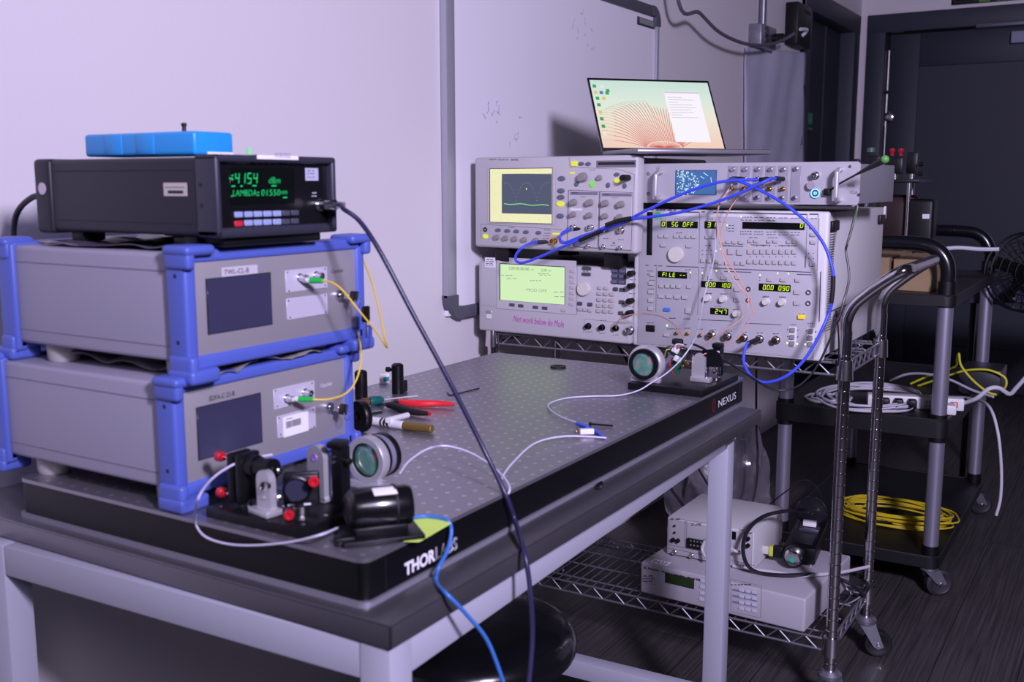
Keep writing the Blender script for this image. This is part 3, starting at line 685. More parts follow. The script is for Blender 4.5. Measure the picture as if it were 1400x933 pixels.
# ------------------------------------------------------------------ pulse pattern generator
Zp = (860, 270, .185714); Z5 = (860, 350, .214286); Z3 = (860, 200, .257143)
t = thing('pattern_generator', 'tall beige pulse pattern generator with green numeric displays on the top shelf', 'pattern generator', (2.17, .993, .7955), RZ)
w, h = .427, .3115
M_ppg = mat('instrument_cream', (202, 201, 202), .5, bump=.04, bscale=300)
b = MB(); b.box(.0, w, .012, .55, .006, h, .004); b.build('case', M_ppg, t)
b = MB(); b.box(-.004, w+.006, 0, .02, 0, h+.002, .006, 3); b.build('front_surround', mat('surround_cream', (212, 211, 213), .5), t)
b = MB(); b.box(.010, w-.012, -.002, .004, .006, h-.012, .001); b.build('front_panel', mat('panel_beige', (178, 177, 183), .5, bump=.05, bscale=400), t)
b = MB(); [b.box(w-.001, w+.0008, .035+.0, .075, .06+k*.0052, .0628+k*.0052) for k in range(44)]; b.build('side_vent', mat('vent_shadow', (120, 118, 118), .6), t)
for yy in (.03, .48): MB().box(w-.001, w+.008, yy, yy+.055, h-.04, h-.018, .003).build('handle_mount', M_blackp, t)
MB().box(w-.001, w+.004, .545, .56, h-.03, h+.002, .002).build('rear_lug', M_ppg, t)
b = MB(); b.box(w-.0005, w+.0008, .02, .55, .098, .1005); b.build('case_seam', M_ink, t)
b = MB(); b.box(w-.0005, w+.0006, .02, .06, .03, .094); b.build('asset_label', mat('old_label', (205, 200, 170), .7), t)
MB().box(w-.0005, w+.0006, .085, .26, .028, .094).build('warning_label', mat('label_white', (214, 208, 220), .6), t)
text('SONNWEST', 'lettering', mat('faded_red', (190, 130, 150), .6), t, (w+.0009, .095, .045), .035, .15, rot=(PI/2, 0, PI/2))
marks_b = MB(); [marks_b.box(w+.0006, w+.0009, .10+k*.02, .112+k*.02, .084, .088) for k in range(7)]; marks_b.build('label_print', M_ink, t)
P = Panel(t, -.002, Zp)
P.quad([(133, 106), (174, 108), (170, 428), (130, 425)], 'card_slot', M_glassd, None, .0006)
M_bar = mat('blue_print', (78, 80, 130), .6)
bars(P, [(300, 107, 518, 108), (535, 105, 560, 106), (620, 109, 1310, 124), (1330, 122, 1395, 123), (120, 500, 145, 501), (185, 502, 205, 503), (215, 504, 245, 505), (275, 507, 515, 514), (530, 517, 550, 518), (600, 520, 1340, 552), (700, 545, 900, 552), (1235, 567, 1345, 571), (690, 354, 840, 362), (893, 350, 1010, 353), (1100, 354, 1240, 357)], M_ink, 'panel_rule', 6)
bars(P, [(522, 108, 515, 490), (1313, 120, 1300, 520), (203, 512, 198, 845), (515, 520, 505, 865), (1395, 125, 1385, 540)], M_ink, 'panel_divider', 2.5)
Pz5 = Panel(t, -.002, Z5)
bars(Pz5, [(440, 407, 658, 416), (745, 430, 972, 440), (1225, 100, 1215, 420), (1125, 0, 1122, 75)], M_ink, 'panel_rule', 4)
marks(P, [(240, 90), (330, 92), (430, 92), (150, 88)], 80, 9, M_bar, 'model_name')
def disp(q, s_, x0, x1, PP=P):
    PP.quad(q, 'display_window', M_glassd, None, .0012)
    a, c, d = PP.hit((x0, q[0][1])), PP.hit((x1, q[0][1])), PP.hit((x0, q[3][1])); hgt = a.z-d.z
    seven(t, s_, a.x, c.x, d.z+hgt*.2, a.z-hgt*.2, PP.yy-.0014, M_seg)
disp([(236, 172), (270, 173), (268, 222), (233, 220)], '0', 240, 270)
disp([(281, 173), (509, 180), (505, 230), (278, 222)], 'SG OFF', 312, 480)
disp([(557, 175), (645, 178), (642, 232), (555, 228)], '31', 575, 645)
disp([(836, 182), (1295, 188), (1292, 240), (834, 232)], '0', 1258, 1290)
disp([(214, 543), (430, 551), (426, 598), (211, 590)], 'FILE --', 245, 422)
disp([(533, 617), (756, 625), (752, 672), (530, 663)], '0.00 1.00', 562, 752)
disp([(957, 635), (1192, 643), (1188, 697), (954, 687)], '0.00 0.90', 985, 1186)
disp([(599, 814), (733, 819), (730, 868), (597, 862)], '247', 632, 725)
knob(P, [(350, 420)], 58, M_knobw, 'dial', 'dial', .016)
knob(P, [(582, 742), (697, 748), (795, 855), (1012, 768), (1130, 772)], 27, M_knobw, 'plain', 'knob', .012)
btn(P, [(235, 285), (278, 287), (347, 287), (392, 288), (435, 289), (478, 290), (580, 292), (625, 292), (690, 328), (733, 329), (777, 330), (895, 320), (938, 321), (1033, 323), (1080, 324), (1178, 328), (1222, 329)], 32, 24)
btn(P, [(253, 352), (443, 358), (828, 332)], 40, 24); btn(P, [(750, 398), (817, 402)], 44, 46)
btn(P, [(890+47*i, 400-0*i) for i in range(8)], 34, 36); btn(P, [(888+47*i, 472+1.4*i) for i in range(8)], 34, 32)
btn(P, [(548, 465), (592, 467), (637, 469), (797, 483), (840, 485), (675, 480), (725, 482)], 34, 30)
btn(P, [(1357, 275), (1357, 330), (1355, 218), (1352, 492)], 42, 26)
btn(P, [(173, 567), (165, 632), (162, 695), (162, 757), (162, 818)], 38, 28)
btn(P, [(240, 652), (283, 653), (325, 654), (367, 655), (443, 657)], 32, 26); btn(P, [(238, 727), (297, 730), (355, 733), (412, 735)], 42, 28)
btn(P, [(281, 825)], 44, 26, mat('blue_button', (70, 120, 210), .4), .005, 'blue_button'); btn(P, [(440, 832)], 42, 46, M_btn, .005)
btn(P, [(603, 590), (800, 590), (1037, 605), (1243, 609)], 36, 28); btn(P, [(702, 592), (1137, 607)], 44, 28)
btn(P, [(800, 677), (797, 753), (1238, 697), (1237, 778)], 46, 32)
btn(P, [(1273, 880)], 52, 32, mat('yellow_button', (232, 205, 60), .4, emit=.25), .006, 'yellow_button')
knob(P, [(880, 675), (880, 757), (1322, 700), (1320, 780)], 19, M_silver, 'jack', 'audio_jack', .006)
led(P, [(825, 143), (722, 205), (640, 395), (675, 380), (453, 553), (540, 557), (643, 541), (735, 545), (792, 587), (965, 572), (1095, 559), (1174, 562), (1232, 603)], M_ledW, 6.5)
led(P, [(893, 358)], M_ledO, 7)
led(P, [(540+i*32, 390+j*32) for i in range(3) for j in range(2)]+[(940+i*47, 360) for i in range(7)]+[(893+i*47, 438) for i in range(8)]+[(825, 165), (822, 252), (822, 270), (450, 572), (450, 592), (540, 577), (540, 597), (963, 592), (963, 612), (137, 568), (1323+i*36 if i < 2 else 1395, 412) if False else (1323, 412), (1358, 412), (1323, 450), (1358, 450), (720, 225), (720, 243)], M_inkd, 4, 'unlit_indicator')
marks(P, [(600, 160), (360, 160), (255, 158), (690, 182), (760, 207), (755, 228), (755, 248), (1365, 155), (585, 355), (370, 262), (160, 542), (173, 610), (162, 675), (440, 533), (590, 710), (705, 712), (1005, 735), (1135, 737), (790, 827), (1275, 858), (320, 890), (430, 895), (660, 802)], 50, 5)
marks(P, [(870+90*i, 145+2*i) for i in range(5)]+[(870+92*i, 168+1*i) for i in range(3)]+[(870+90*i, 251+2*i) for i in range(5)]+[(870+90*i, 270+2*i) for i in range(5)]+[(730, 358), (1010, 352), (920, 297), (1060, 298)], 76, 5)
h_ = P.hit((215, 135)); kk = P.scale((215, 135))*27
MB().cyl((h_.x, -.0035, h_.z), (h_.x, -.002, h_.z), kk, seg=32).build('green_sticker', mat('green_sticker', (70, 215, 120), .6), t)
knob(Pz5, [(530, 503), (630, 512), (733, 522), (835, 530), (940, 537)], 25, M_silver, 'bnc', 'output_socket', .010); knob(Pz5, [(528, 505), (628, 514), (731, 524), (938, 539)], 13, M_gold, 'hex', 'socket_core', .016)
knob(Pz5, [(303, 494), (372, 498), (455, 508)], 11, M_gold, 'bnc', 'small_socket')
Pz5.rect(112, 165, 440, 484, 'power_switch', M_blackp, .004); btn(Pz5, [(240, 504)], 34, 22)
for cx, y0, y1 in ((1044, 452, 580), (1159, 458, 587)):
    Pz5.quad([(cx-24, y0), (cx+26, y0+2), (cx+22, y1+2), (cx-28, y1)], 'switch_frame', M_white, None, .0015)
    Pq = Panel(t, -.0035, Z5); btn(Pq, [(cx, y0+22), (cx-2, y0+66), (cx-3, y0+107)], 30, 30, mat('switch_grey', (140, 136, 136), .5))
led(Pz5, [(242, 445), (1010, 557), (1073, 562), (1125, 565)], M_ledW, 7); led(Pz5, [(1012, 470), (1012, 515), (1077, 475), (1077, 518), (1130, 480), (1192, 485), (1192, 528)], M_inkd, 4, 'unlit_indicator')
marks(Pz5, [(138, 428), (265, 466), (305, 466), (375, 462), (455, 468), (538, 473), (640, 480), (740, 488), (838, 492), (940, 498), (1050, 440), (1160, 432), (370, 402), (280, 398), (505, 240), (605, 243), (878, 258), (980, 262)], 44, 5)

# ------------------------------------------------------------------ two-unit rack amplifier
t = thing('rack_switch_unit', 'silver two-unit rack box with blue screen and side handles, on the pattern generator', 'rack unit', (2.16, .985, 1.1235), RZ-.03)
w, h = .489, .086
M_ru = mat('satin_silver_panel', (190, 188, 194), .4, .25, bump=.04, bscale=200)
rp = MB(); pts = []
r = .008
for cx, cy, a0 in ((w-r, h-r, 0), (r, h-r, PI/2), (r, r, PI), (w-r, r, 1.5*PI)):
    for k in range(6): a = a0+PI/2*k/5; pts.append((cx+r*math.cos(a), cy+r*math.sin(a)))
rp.prism(pts, .004, Matrix.Translation((0, .004, 0)) @ Matrix.Rotation(PI/2, 4, 'X')); rp.build('front_panel', M_ru, t)
b = MB(); b.box(.022, w-.004, .004, .30, .002, h-.004, .002); b.build('case', mat('silver_case', (150, 150, 158), .45, .5), t)
P = Panel(t, 0, Z3)
def handle(px_, top, bot):
    a = P.hit((px_, top)); c = P.hit((px_, bot)); b = MB()
    b.tube([(a.x, 0, a.z-.003), (a.x, -.018, a.z-.003), (a.x, -.026, a.z-.008), (a.x, -.028, a.z-.014), (a.x, -.028, c.z+.014), (a.x, -.026, c.z+.008), (a.x, -.018, c.z+.003), (a.x, 0, c.z+.003)], .005, 10); b.build('side_handle', M_aluw, t)
handle(172, 132, 285); handle(1128, 118, 295)
P.quad([(245, 124), (468, 130), (464, 264), (247, 256)], 'screen_frame', mat('screen_rim', (70, 75, 110), .4), None, .0008)
P.quad([(250, 128), (464, 134), (461, 260), (251, 253)], 'screen', mat('blue_screen', (70, 120, 190), .4, emit=.75), -.0009, .0004)
Pl = Panel(t, -.0014, Z3); b = MB(); M_net = mat('screen_white_dots', (200, 230, 245), .4, emit=.95)
for i in range(120):
    x = 254+random.random()*120; y = 136+random.random()*112
    if (x-255)**2/115**2+(y-200)**2/75**2 < 1:
        q = Pl.hit((x, y)); r = random.uniform(.0008, .0018); b.lathe([(r, 0), (0, .0001)], (q.x, Pl.yy, q.z), (0, -1, 0), 8)
for k in range(14):
    a = k/13*PI-PI/2; q = Pl.hit((262+108*math.cos(a), 196+66*math.sin(a))); b.lathe([(.0016, 0), (0, .0001)], (q.x, Pl.yy, q.z), (0, -1, 0), 8)
for (x0, y0, x1, y1) in ((435, 165, 440, 205), (395, 140, 420, 158), (380, 160, 400, 172), (350, 205, 370, 225), (340, 170, 365, 215)):
    a, c = Pl.hit((x0, y0)), Pl.hit((x1, y1)); b.ribbon([(a.x, a.z), (c.x, c.z)], .0016, Pl.yy)
b.build('network_graphic', M_net, t)
for i, x in enumerate((552, 617, 685, 752, 820, 887)):
    P.quad([(x-27, 104), (x+27, 105), (x+26, 294+i), (x-28, 292+i)], 'blank_plate' if i == 5 else 'connector_plate', mat('plate_silver', (168, 166, 176), .4, .3), None, .0015)
Pq = Panel(t, -.0015, Z3)
knob(Pq, [(552, 123), (617, 124), (685, 123), (752, 124), (820, 124), (887, 121), (545, 270), (612, 273), (681, 273), (745, 275), (812, 275), (881, 275)], 13, M_silver, 'plain', 'thumbscrew', .006)
knob(Pq, [(545, 225), (614, 225), (680, 226), (748, 227), (818, 227)], 12, M_gold, 'bnc', 'lower_port', .006); knob(Pq, [(548, 172), (616, 172), (684, 172), (752, 173), (820, 174)], 12, M_silver, 'bnc', 'upper_port', .006)
knob(P, [(155, 114), (1175, 108), (1222, 258)], 9, M_silver, 'plain', 'panel_screw', .002); knob(P, [(102, 147), (102, 253)], 9, M_inkd, 'jack', 'rack_hole', .001)
knob(P, [(993, 156)], 20, M_silver, 'bnc', 'key_switch', .010); h_ = P.hit((975, 208)); MB().cyl((h_.x, -.012, h_.z), (h_.x, -.0105, h_.z), .0085, seg=24).build('key_tag', mat('key_tag', (160, 152, 162), .5), t)
h_ = P.hit((993, 250)); b = MB(); b.lathe([(0, .004), (.010, .004), (.010, 0)], (h_.x, 0, h_.z), (0, -1, 0)); b.build('power_button', M_silver, t)
b = MB(); b.lathe([(.0072, .0046), (.0095, .0046), (.0095, .003)], (h_.x, 0, h_.z), (0, -1, 0)); b.lathe([(.0015, .0046), (.0035, .0046)], (h_.x, 0, h_.z), (0, -1, 0)); b.build('blue_lit_ring', mat('blue_ring_light', (90, 150, 255), .4, emit=4), t)
h_ = P.hit((1057, 244)); MB().box(h_.x-.006, h_.x+.006, -.012, 0, h_.z-.007, h_.z+.007, .002).build('aerial_socket', M_blackp, t)
sp = text('VOA', 'handwriting', M_ink, t, (P.hit((1160, 215)).x, -.0006, P.hit((1160, 218)).z), .006, .015); text('1CL6', 'handwriting', M_ink, t, (P.hit((1175, 250)).x, -.0006, P.hit((1175, 252)).z), .006, .014)
a = at(1132, 262, x=2.15)
ae = thing('aerial', 'black stick aerial with green tip poking from the rack box', 'aerial', a)
L0 = Vector((0, 0, 0)); e1 = at(1150, 250, x=2.12)-a; e2 = at(1172, 238, x=2.09)-a; e3 = at(1210, 218, x=2.03)-a
MB().tube([L0, e1*.6, e1, e2], .0022, 8).build('flexible_lead', M_cablek, ae)
MB().tube([e2, e3], .0065, 12, smooth=False, rr=lambda u: .0024+.0052*u).build('rod', M_blackp, ae)
MB().sph(e3, .0078, 16).build('green_tip', mat('green_tip', (90, 150, 70), .5), ae)

# ------------------------------------------------------------------ laptop
t = thing('laptop', 'thin open laptop with red fan-shaped wallpaper standing on the instruments', 'laptop', (2.245, 1.118, 1.2305), math.radians(46.6)-PI/2)
w, hh, dd = .325, .214, .222
M_lap = mat('laptop_silver', (150, 148, 158), .35, .6)
b = MB(); b.box(0, w, -dd, 0, 0, .011, .004, 2); b.build('base', M_lap, t)
b = MB()
for r_ in range(5):
    for c_ in range(14): b.box(.03+c_*.019, .046+c_*.019, -.045-r_*.02, -.029-r_*.02, .0108, .0122, .0005, 1)
o_ = b.build('keyboard', M_blackp, t); MB().box(w/2-.055, w/2+.055, -dd+.015, -.135, .0108, .0113).build('touchpad', mat('pad_grey', (125, 125, 135), .4), t)
b = MB(); b.cyl((.03, .002, .010), (w-.03, .002, .010), .005); b.build('hinge', M_blackp, t)
lid = bpy.data.objects.new('lid', MB().box(0, w, 0, .005, 0, hh, .0022, 2).mesh('lid', M_lap)); COL.objects.link(lid); lid.parent = t; lid.location = (0, .0, .0105); lid.rotation_euler = (-math.radians(32.3), 0, 0)
MB().box(.0005, w-.0005, -.0008, .0005, .0005, hh-.0005, .0004).build('screen_bezel', M_blackp, lid)
def wall_mat():
    m = bpy.data.materials.new('laptop_wallpaper'); m.use_nodes = True; nt = m.node_tree; b = nt.nodes['Principled BSDF']; N = nt.nodes.new; L = nt.links.new
    tc = N('ShaderNodeTexCoord'); s_ = N('ShaderNodeSeparateXYZ'); L(tc.outputs['Generated'], s_.inputs[0]); r = N('ShaderNodeValToRGB'); L(s_.outputs[2], r.inputs[0])
    e = r.color_ramp.elements; e[0].position = 0; e[0].color = lin((250, 212, 194)); e[1].position = 1; e[1].color = lin((205, 232, 222)); x = e.new(.45); x.color = lin((246, 236, 220)); x = e.new(.7); x.color = lin((226, 240, 228))
    L(r.outputs[0], b.inputs['Emission Color']); b.inputs['Emission Strength'].default_value = .92; b.inputs['Base Color'].default_value = (.01, .01, .01, 1); b.inputs['Roughness'].default_value = .4; return m
MB().box(.005, w-.005, -.0012, -.0007, .010, hh-.007).build('screen', wall_mat(), lid)
M_fr = mat('wallpaper_red', (214, 84, 84), .5, emit=.8); M_fo = mat('wallpaper_olive', (190, 190, 110), .5, emit=.8)
br, bo = MB(), MB(); cx = w*.50; SW, SH = w-.012, hh-.018; zb = .0105
for i in range(40):
    u = i/39; th = PI*(.985-.97*u)
    p0 = (cx+SW*.15*math.cos(th), zb+SH*.10*math.sin(th)); out = .53 if th > PI/2 else .40
    p2 = (cx-SW*.07+SW*out*math.cos(th)**1, zb+SH*(.04+(.66 if th > PI/2 else .58)*math.sin(th)**.75))
    p1 = (p0[0]+(p2[0]-p0[0])*.45, p0[1]+(p2[1]-p0[1])*(1.02+.25*abs(math.cos(th))))
    pts = []
    for k in range(20):
        v = k/19; pts.append(tuple((1-v)**2*a+2*v*(1-v)*b_+v*v*c for a, b_, c in zip(p0, p1, p2)))
    pts = [p for p in pts if .006 < p[0] < w-.006 and p[1] < hh-.012]
    if len(pts) > 4:
        cut = int(len(pts)*.7); br.ribbon(pts[:cut+1], .0013, -.0016); bo.ribbon(pts[cut:], .0008, -.0016)
for i in range(22):
    th = PI*(.04+.92*i/21); br.ribbon([(cx+SW*.02*math.cos(th), zb+.0005), (cx+SW*.135*math.cos(th), zb+SH*.085*math.sin(th))], .0011, -.00165)
br.build('wallpaper_rays', M_fr, lid, recalc=False); bo.build('wallpaper_ray_tips', M_fo, lid, recalc=False)
MB().box(w*.60, w*.885, -.0028, -.0019, hh*.13, hh*.83).build('window', mat('app_window_white', (248, 244, 250), .5, emit=.95), lid)
b = MB(); [b.box(w*.615, w*.615+random.uniform(.02, .07), -.0032, -.0028, hh*(.74-.035*k), hh*(.745-.035*k)) for k in range(9)]; b.build('window_text', mat('app_text', (215, 200, 215), .5, emit=.7), lid)
b = MB(); b.box(w*.60, w*.885, -.0031, -.0028, hh*.80, hh*.825); b.build('window_title', mat('app_title', (226, 222, 238), .5, emit=.8), lid)
ic = [(.03, .86, 'g'), (.09, .86, 'w'), (.13, .80, 'g'), (.03, .77, 'y'), (.075, .77, 'b'), (.12, .765, 'g'), (.035, .69, 'g'), (.085, .69, 'y'), (.035, .60, 'g'), (.035, .50, 'y'), (.035, .41, 'g'), (.035, .31, 'g'), (.035, .21, 'w')]
cm = dict(g=(70, 175, 100), w=(245, 245, 245), y=(240, 215, 110), b=(90, 130, 200))
for x, z, c in ic:
    MB().box(w*x, w*x+.009, -.0018, -.0012, hh*z, hh*z+.009, .0002, 1).build('desktop_icon', mat('icon_'+{'g': 'green', 'w': 'white', 'y': 'yellow', 'b': 'blue'}[c], cm[c], .5, emit=.8), lid)
# ------------------------------------------------------------------ near instruments: two blue-framed amplifiers
M_acase = mat('amplifier_case', (156, 153, 170), .5, .1, bump=.03, bscale=300)
M_aplate = mat('brushed_front_plate', (178, 174, 178), .36, .45, bump=.06, bscale=50, stretch=(2, 60, 60))
M_foot = mat('foot_grey', (170, 168, 165), .6)
def amplifier(x, y, z, w, h, label, title, dep=.335):
    """x,y,z: lower left front corner of the front plate; z is the bottom of the case feet"""
    t = thing('fibre_amplifier', label, 'amplifier', (x, y, z), 0)
    cb = .0235      # case bottom above feet
    ch = .130
    b = MB(); b.box(-.011, w+.013, .022, dep+.02, cb, cb+ch, .006, 3); b.build('case', M_acase, t)
    b = MB(); b.box(-.0114, -.0106, .034, dep, cb+.018, cb+.0195); b.box(-.0114, -.0106, .034, dep, cb+ch-.022, cb+ch-.0205); b.build('case_groove', mat('groove_shadow', (120, 116, 132), .6), t)
    for fx in (.02, w-.03):
        for fy in (.045, dep-.05):
            b = MB(); b.lathe([(.019, 0), (.021, .004), (.022, cb+.002), (0, cb+.002)], (fx, fy, 0)); b.lathe([(0, 0), (.019, 0)], (fx, fy, 0)); b.build('foot', M_foot, t)
    pz = .0315
    for y0, y1, nm in ((-.004, .030, 'front_frame'), (dep-.004, dep+.028, 'rear_frame')):
        b = MB(); fo = .0175
        b.box(-fo, .001, y0, y1, .012, pz+h+.014, .005, 3); b.box(w-.001, w+fo, y0, y1, .012, pz+h+.014, .005, 3)
        b.box(-fo+.004, w+fo-.004, y0, y1, pz-.0165, pz+.001, .004, 3); b.box(-fo+.004, w+fo-.004, y0, y1, pz+h-.001, pz+h+.0145, .004, 3)
        if nm == 'rear_frame': b.box(-.005, w+.005, y0+.012, y1-.006, cb, pz+h, .001)
        b.build(nm, M_blue, t)
        for cx, sx in ((-.0175, -1), (w+.0175, 1)):
            for cz, sz in ((.0, -1), (pz+h+.014, 1)):
                b = MB(); zz = cz if sz > 0 else .006
                b.box(cx-(.006 if sx < 0 else .040), cx+(.040 if sx < 0 else .006), y0-.012 if nm == 'front_frame' else y0+.004, y1-.002 if nm == 'front_frame' else y1+.010, zz-.006, zz+.0065 if sz > 0 else zz+.012, .0058, 4)
                b.box(cx-(.004 if sx < 0 else .010), cx+(.010 if sx < 0 else .004), y0-.010 if nm == 'front_frame' else y0+.004, y1-.002, zz-(.022 if sz > 0 else 0), zz+(.003 if sz > 0 else .028), .005, 3)
                b.build('bumper', M_blue, t)
        if nm == 'front_frame':
            for zz in (pz+h*.16, pz+h*.86):
                b = MB(); b.cyl((-.0176, .012, zz), (-.0172, .012, zz), .0028); b.build('frame_screw', M_inkd, t)
    MB().box(0, w, -.001, .022, pz, pz+h, .001).build('front_plate', M_aplate, t)
    return t
tA = amplifier(.826, .961, .780, .291, .112, 'blue-framed grey amplifier at the bottom of the stack on the breadboard', 'EDFA-C-23-B')
tB = amplifier(.841, .949, .9337, .291, .112, 'blue-framed grey amplifier in the middle of the stack, under the black meter', 'TWL-CL-B', .330)
ZA, ZB6, Z4 = (0, 480, .257143), (240, 540, .3), (250, 300, .257143)
Zm = (340, 330, .311)
def amp_front(t, Z, screen, label, lab_px, brand, plate1, plate2, p1, p2, key, sticker, lit):
    P = Panel(t, -.001, Z)
    P.quad([(s[0]+o[0], s[1]+o[1]) for s, o in zip(screen, ((-1.2, -1.2), (1.2, -1.2), (1.2, 1.2), (-1.2, 1.2)))], 'display_rim', M_inkd, None, .0006)
    P.quad(screen, 'display', mat('dark_lcd', (58, 58, 84), .18), -.0018, .0004)
    if sticker: P.quad([(lab_px[0]-3, lab_px[1]-9), (lab_px[0]+46, lab_px[1]-15), (lab_px[0]+46, lab_px[1]-2), (lab_px[0]-3, lab_px[1]+3)], 'label_strip', mat('label_tape', (196, 192, 200), .5), None, .0003)
    a = P.hit(lab_px); text(label, 'lettering', M_inkd, t, (a.x, -.0017, a.z), .0062, .041, rot=(PI/2, 0, 0))
    a = P.hit(brand); text('Optilab', 'lettering', M_ink if sticker else mat('pale_print', (215, 212, 225), .5), t, (a.x, -.0014, a.z), .0068, .024)
    for q in (plate1, plate2):
        P.quad(q, 'fibre_port_plate' if q is plate1 else 'blank_plate', mat('pale_plate', (198, 194, 208), .4, .1), None, .0012)
        for i in range(4):
            c = q[i]; mcx = sum(v[0] for v in q)/4; mcy = sum(v[1] for v in q)/4; s = (c[0]+(mcx-c[0])*.12, c[1]+(mcy-c[1])*.2)
            h_ = P.hit(s); MB().lathe([(0, .0024), (.0012, .0024), (.0016, .0012)], (h_.x, 0, h_.z), (0, -1, 0), 10).build('plate_screw', M_silver, t)
    for k, p in enumerate((p1, p2)):
        h_ = P.hit(p); b = MB(); b.lathe([(0, .006), (.0035, .006), (.0035, .014), (.0045, .014), (.0048, .003), (.006, .003), (.006, .0012)], (h_.x, 0, h_.z), (0, -1, 0), 16); b.build('fibre_port', M_silver, t)
    h_ = P.hit(key); b = MB(); b.lathe([(0, .008), (.0055, .008), (.0075, .006), (.008, .001)], (h_.x, 0, h_.z), (0, -1, 0), 20); b.build('key_lock', M_silver, t)
    return P, h_
PA, kA = amp_front(tA, (0, 0, 1), [(268.5, 558), (355.5, 538.5), (357.5, 605), (272, 628.5)], 'EDFA-C-23-B', (286, 549), (438, 532),
    [(372, 533), (429, 520), (430, 547), (375, 560)], [(377, 570), (430, 556), (432, 585), (380, 598.5)], (391, 545), (416, 537), (449, 557), False, False)
PB, kB = amp_front(tB, (0, 0, 1), [(281, 383), (368.5, 373), (371.5, 442.5), (285.5, 457.5)], 'TWL-CL-B', (306, 376), (453, 375.5),
    [(388.5, 370), (446.5, 364.5), (447, 392), (391, 402)], [(390, 409.5), (447, 400.5), (447.5, 429), (392.5, 438)], (409, 380), (431, 377), (463, 404), True, True)
# barcode sticker on the lower unit
s = PA.quad([(385, 570), (420, 563), (421, 590), (387, 597.5)], 'barcode_sticker', M_paper, -.0023, .0004)
b = MB(); a0 = PA.hit((390, 586)); a1 = PA.hit((410, 581)); x = a0.x
while x < a1.x: wd = random.choice((.0005, .0009)); b.box(x, x+wd, -.0029, -.0026, a0.z, a0.z+.009); x += wd+random.choice((.0005, .0008))
b.box(a0.x, a0.x+.012, -.0029, -.0026, a0.z+.012, a0.z+.0128); b.build('barcode', M_inkd, tA)
def key(t, h_, tilt, hang):
    k = thing('key', 'black-headed key in the lock of the %s amplifier' % ('lower' if t is tA else 'upper'), 'key', Vector(t.location)+Vector((h_.x, -.009, h_.z)), 0)
    b = MB(); b.box(-.001, .001, -.012, 0, -.004, .004, .0003, 1); b.build('blade', M_silver, k)
    b = MB(); b.box(-.002, .002, -.026, -.012, -.0075, .0075, .0019, 3, M=Matrix.Rotation(.35, 4, 'Y')); b.build('head', M_blackp, k)
    b = MB(); b.tube([(.002+.006*math.cos(a), -.024, -.008+.007*math.sin(a)) for a in [2*PI*i/10 for i in range(10)]], .0006, 6, closed=True); b.build('ring', M_silver, k)
    if hang:
        b = MB(); b.box(-.0075, .0075, -.031, -.028, -.036, -.014, .0028, 3, M=Matrix.Translation((.012, 0, 0))); b.build('spare_head', M_blackp, k)
        b = MB(); b.box(-.0015, .0015, -.030, -.029, -.058, -.036, M=Matrix.Translation((.012, 0, 0))); b.build('spare_blade', M_silver, k)
    return k
key(tA, kA, .4, False); key(tB, kB, .2, True)
# crumpled sheets lying between and on the amplifiers
def crumpled(name, label, cat, x0, x1, y0, y1, z, amp, m, seed, amp2=.0):
    random.seed(seed); bm = bmesh.new(); n, k = 26, 26; V = []; ph = [random.random()*6 for _ in range(8)]
    for j in range(k+1):
        row = []
        for i in range(n+1):
            u, v = i/n, j/k; hgt = abs(math.sin(u*7+v*4+ph[0])*math.sin(v*9-u*3+ph[1]))*amp+abs(math.sin(u*17+v*11+ph[2]))*amp*.35
            row.append(bm.verts.new((x0+(x1-x0)*u+.004*math.sin(v*8+ph[3]), y0+(y1-y0)*v+.004*math.sin(u*9+ph[4]), z+hgt)))
        V.append(row)
    for j in range(k):
        for i in range(n): bm.faces.new((V[j][i], V[j][i+1], V[j+1][i+1], V[j+1][i]))
    mb = MB(); mb.bm.free(); mb.bm = bm; o = mb.build(name, m); s = o.modifiers.new('s', 'SOLIDIFY'); s.thickness = .0006; s.offset = 1
    return tag(o, label, cat)
crumpled('packing_sheet', 'crumpled grey packing sheet squeezed between the two blue-framed amplifiers', 'packing sheet', .86, 1.07, .955, 1.24, .9345, .010, mat('grey_film', (130, 126, 122), .35, spec=.8), 3)
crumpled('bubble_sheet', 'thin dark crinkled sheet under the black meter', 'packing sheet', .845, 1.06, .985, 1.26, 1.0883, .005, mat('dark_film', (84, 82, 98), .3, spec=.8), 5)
# ------------------------------------------------------------------ optical power meter
t = thing('power_meter', 'dark charcoal optical power meter with green digits, topmost of the left stack', 'power meter', (.850, .915, 1.0902), 0)
w, h, d = .209, .097, .338; zf = .0145
M_pm = mat('charcoal_case', (33, 33, 44), .5, bump=.05, bscale=300)
b = MB(); b.box(.002, w-.002, .03, d-.03, zf+.002, zf+h-.003, .006, 3); b.build('case', M_pm, t)
b = MB(); o1 = .012
b.box(0, w, 0, .036, zf, zf+o1, .004, 3); b.box(0, w, 0, .036, zf+h-.009, zf+h, .004, 3); b.box(0, .009, 0, .036, zf, zf+h, .004, 3); b.box(w-.009, w, 0, .036, zf, zf+h, .004, 3); b.build('front_bezel', mat('bezel_charcoal', (48, 48, 62), .45), t)
b = MB(); b.box(-.001, w+.001, d-.034, d, zf-.001, zf+h-.002, .006, 3); b.build('rear_cap', M_pm, t)
MB().box(.006, w-.006, .010, .03, zf+.008, zf+h-.006).build('front_panel', mat('black_front_panel', (14, 14, 18), .3), t)
b = MB(); b.box(.0012, .0022, .04, d-.04, zf+.016, zf+.0165); b.box(.0012, .0022, .04, d-.04, zf+h-.018, zf+h-.0175); b.build('case_groove', M_inkd, t)
for fx in (.03, w-.03):
    for fy in (.06, d-.065): MB().box(fx-.018, fx+.018, fy-.012, fy+.012, .0035, zf+.003, .003).build('foot', M_blackp, t)
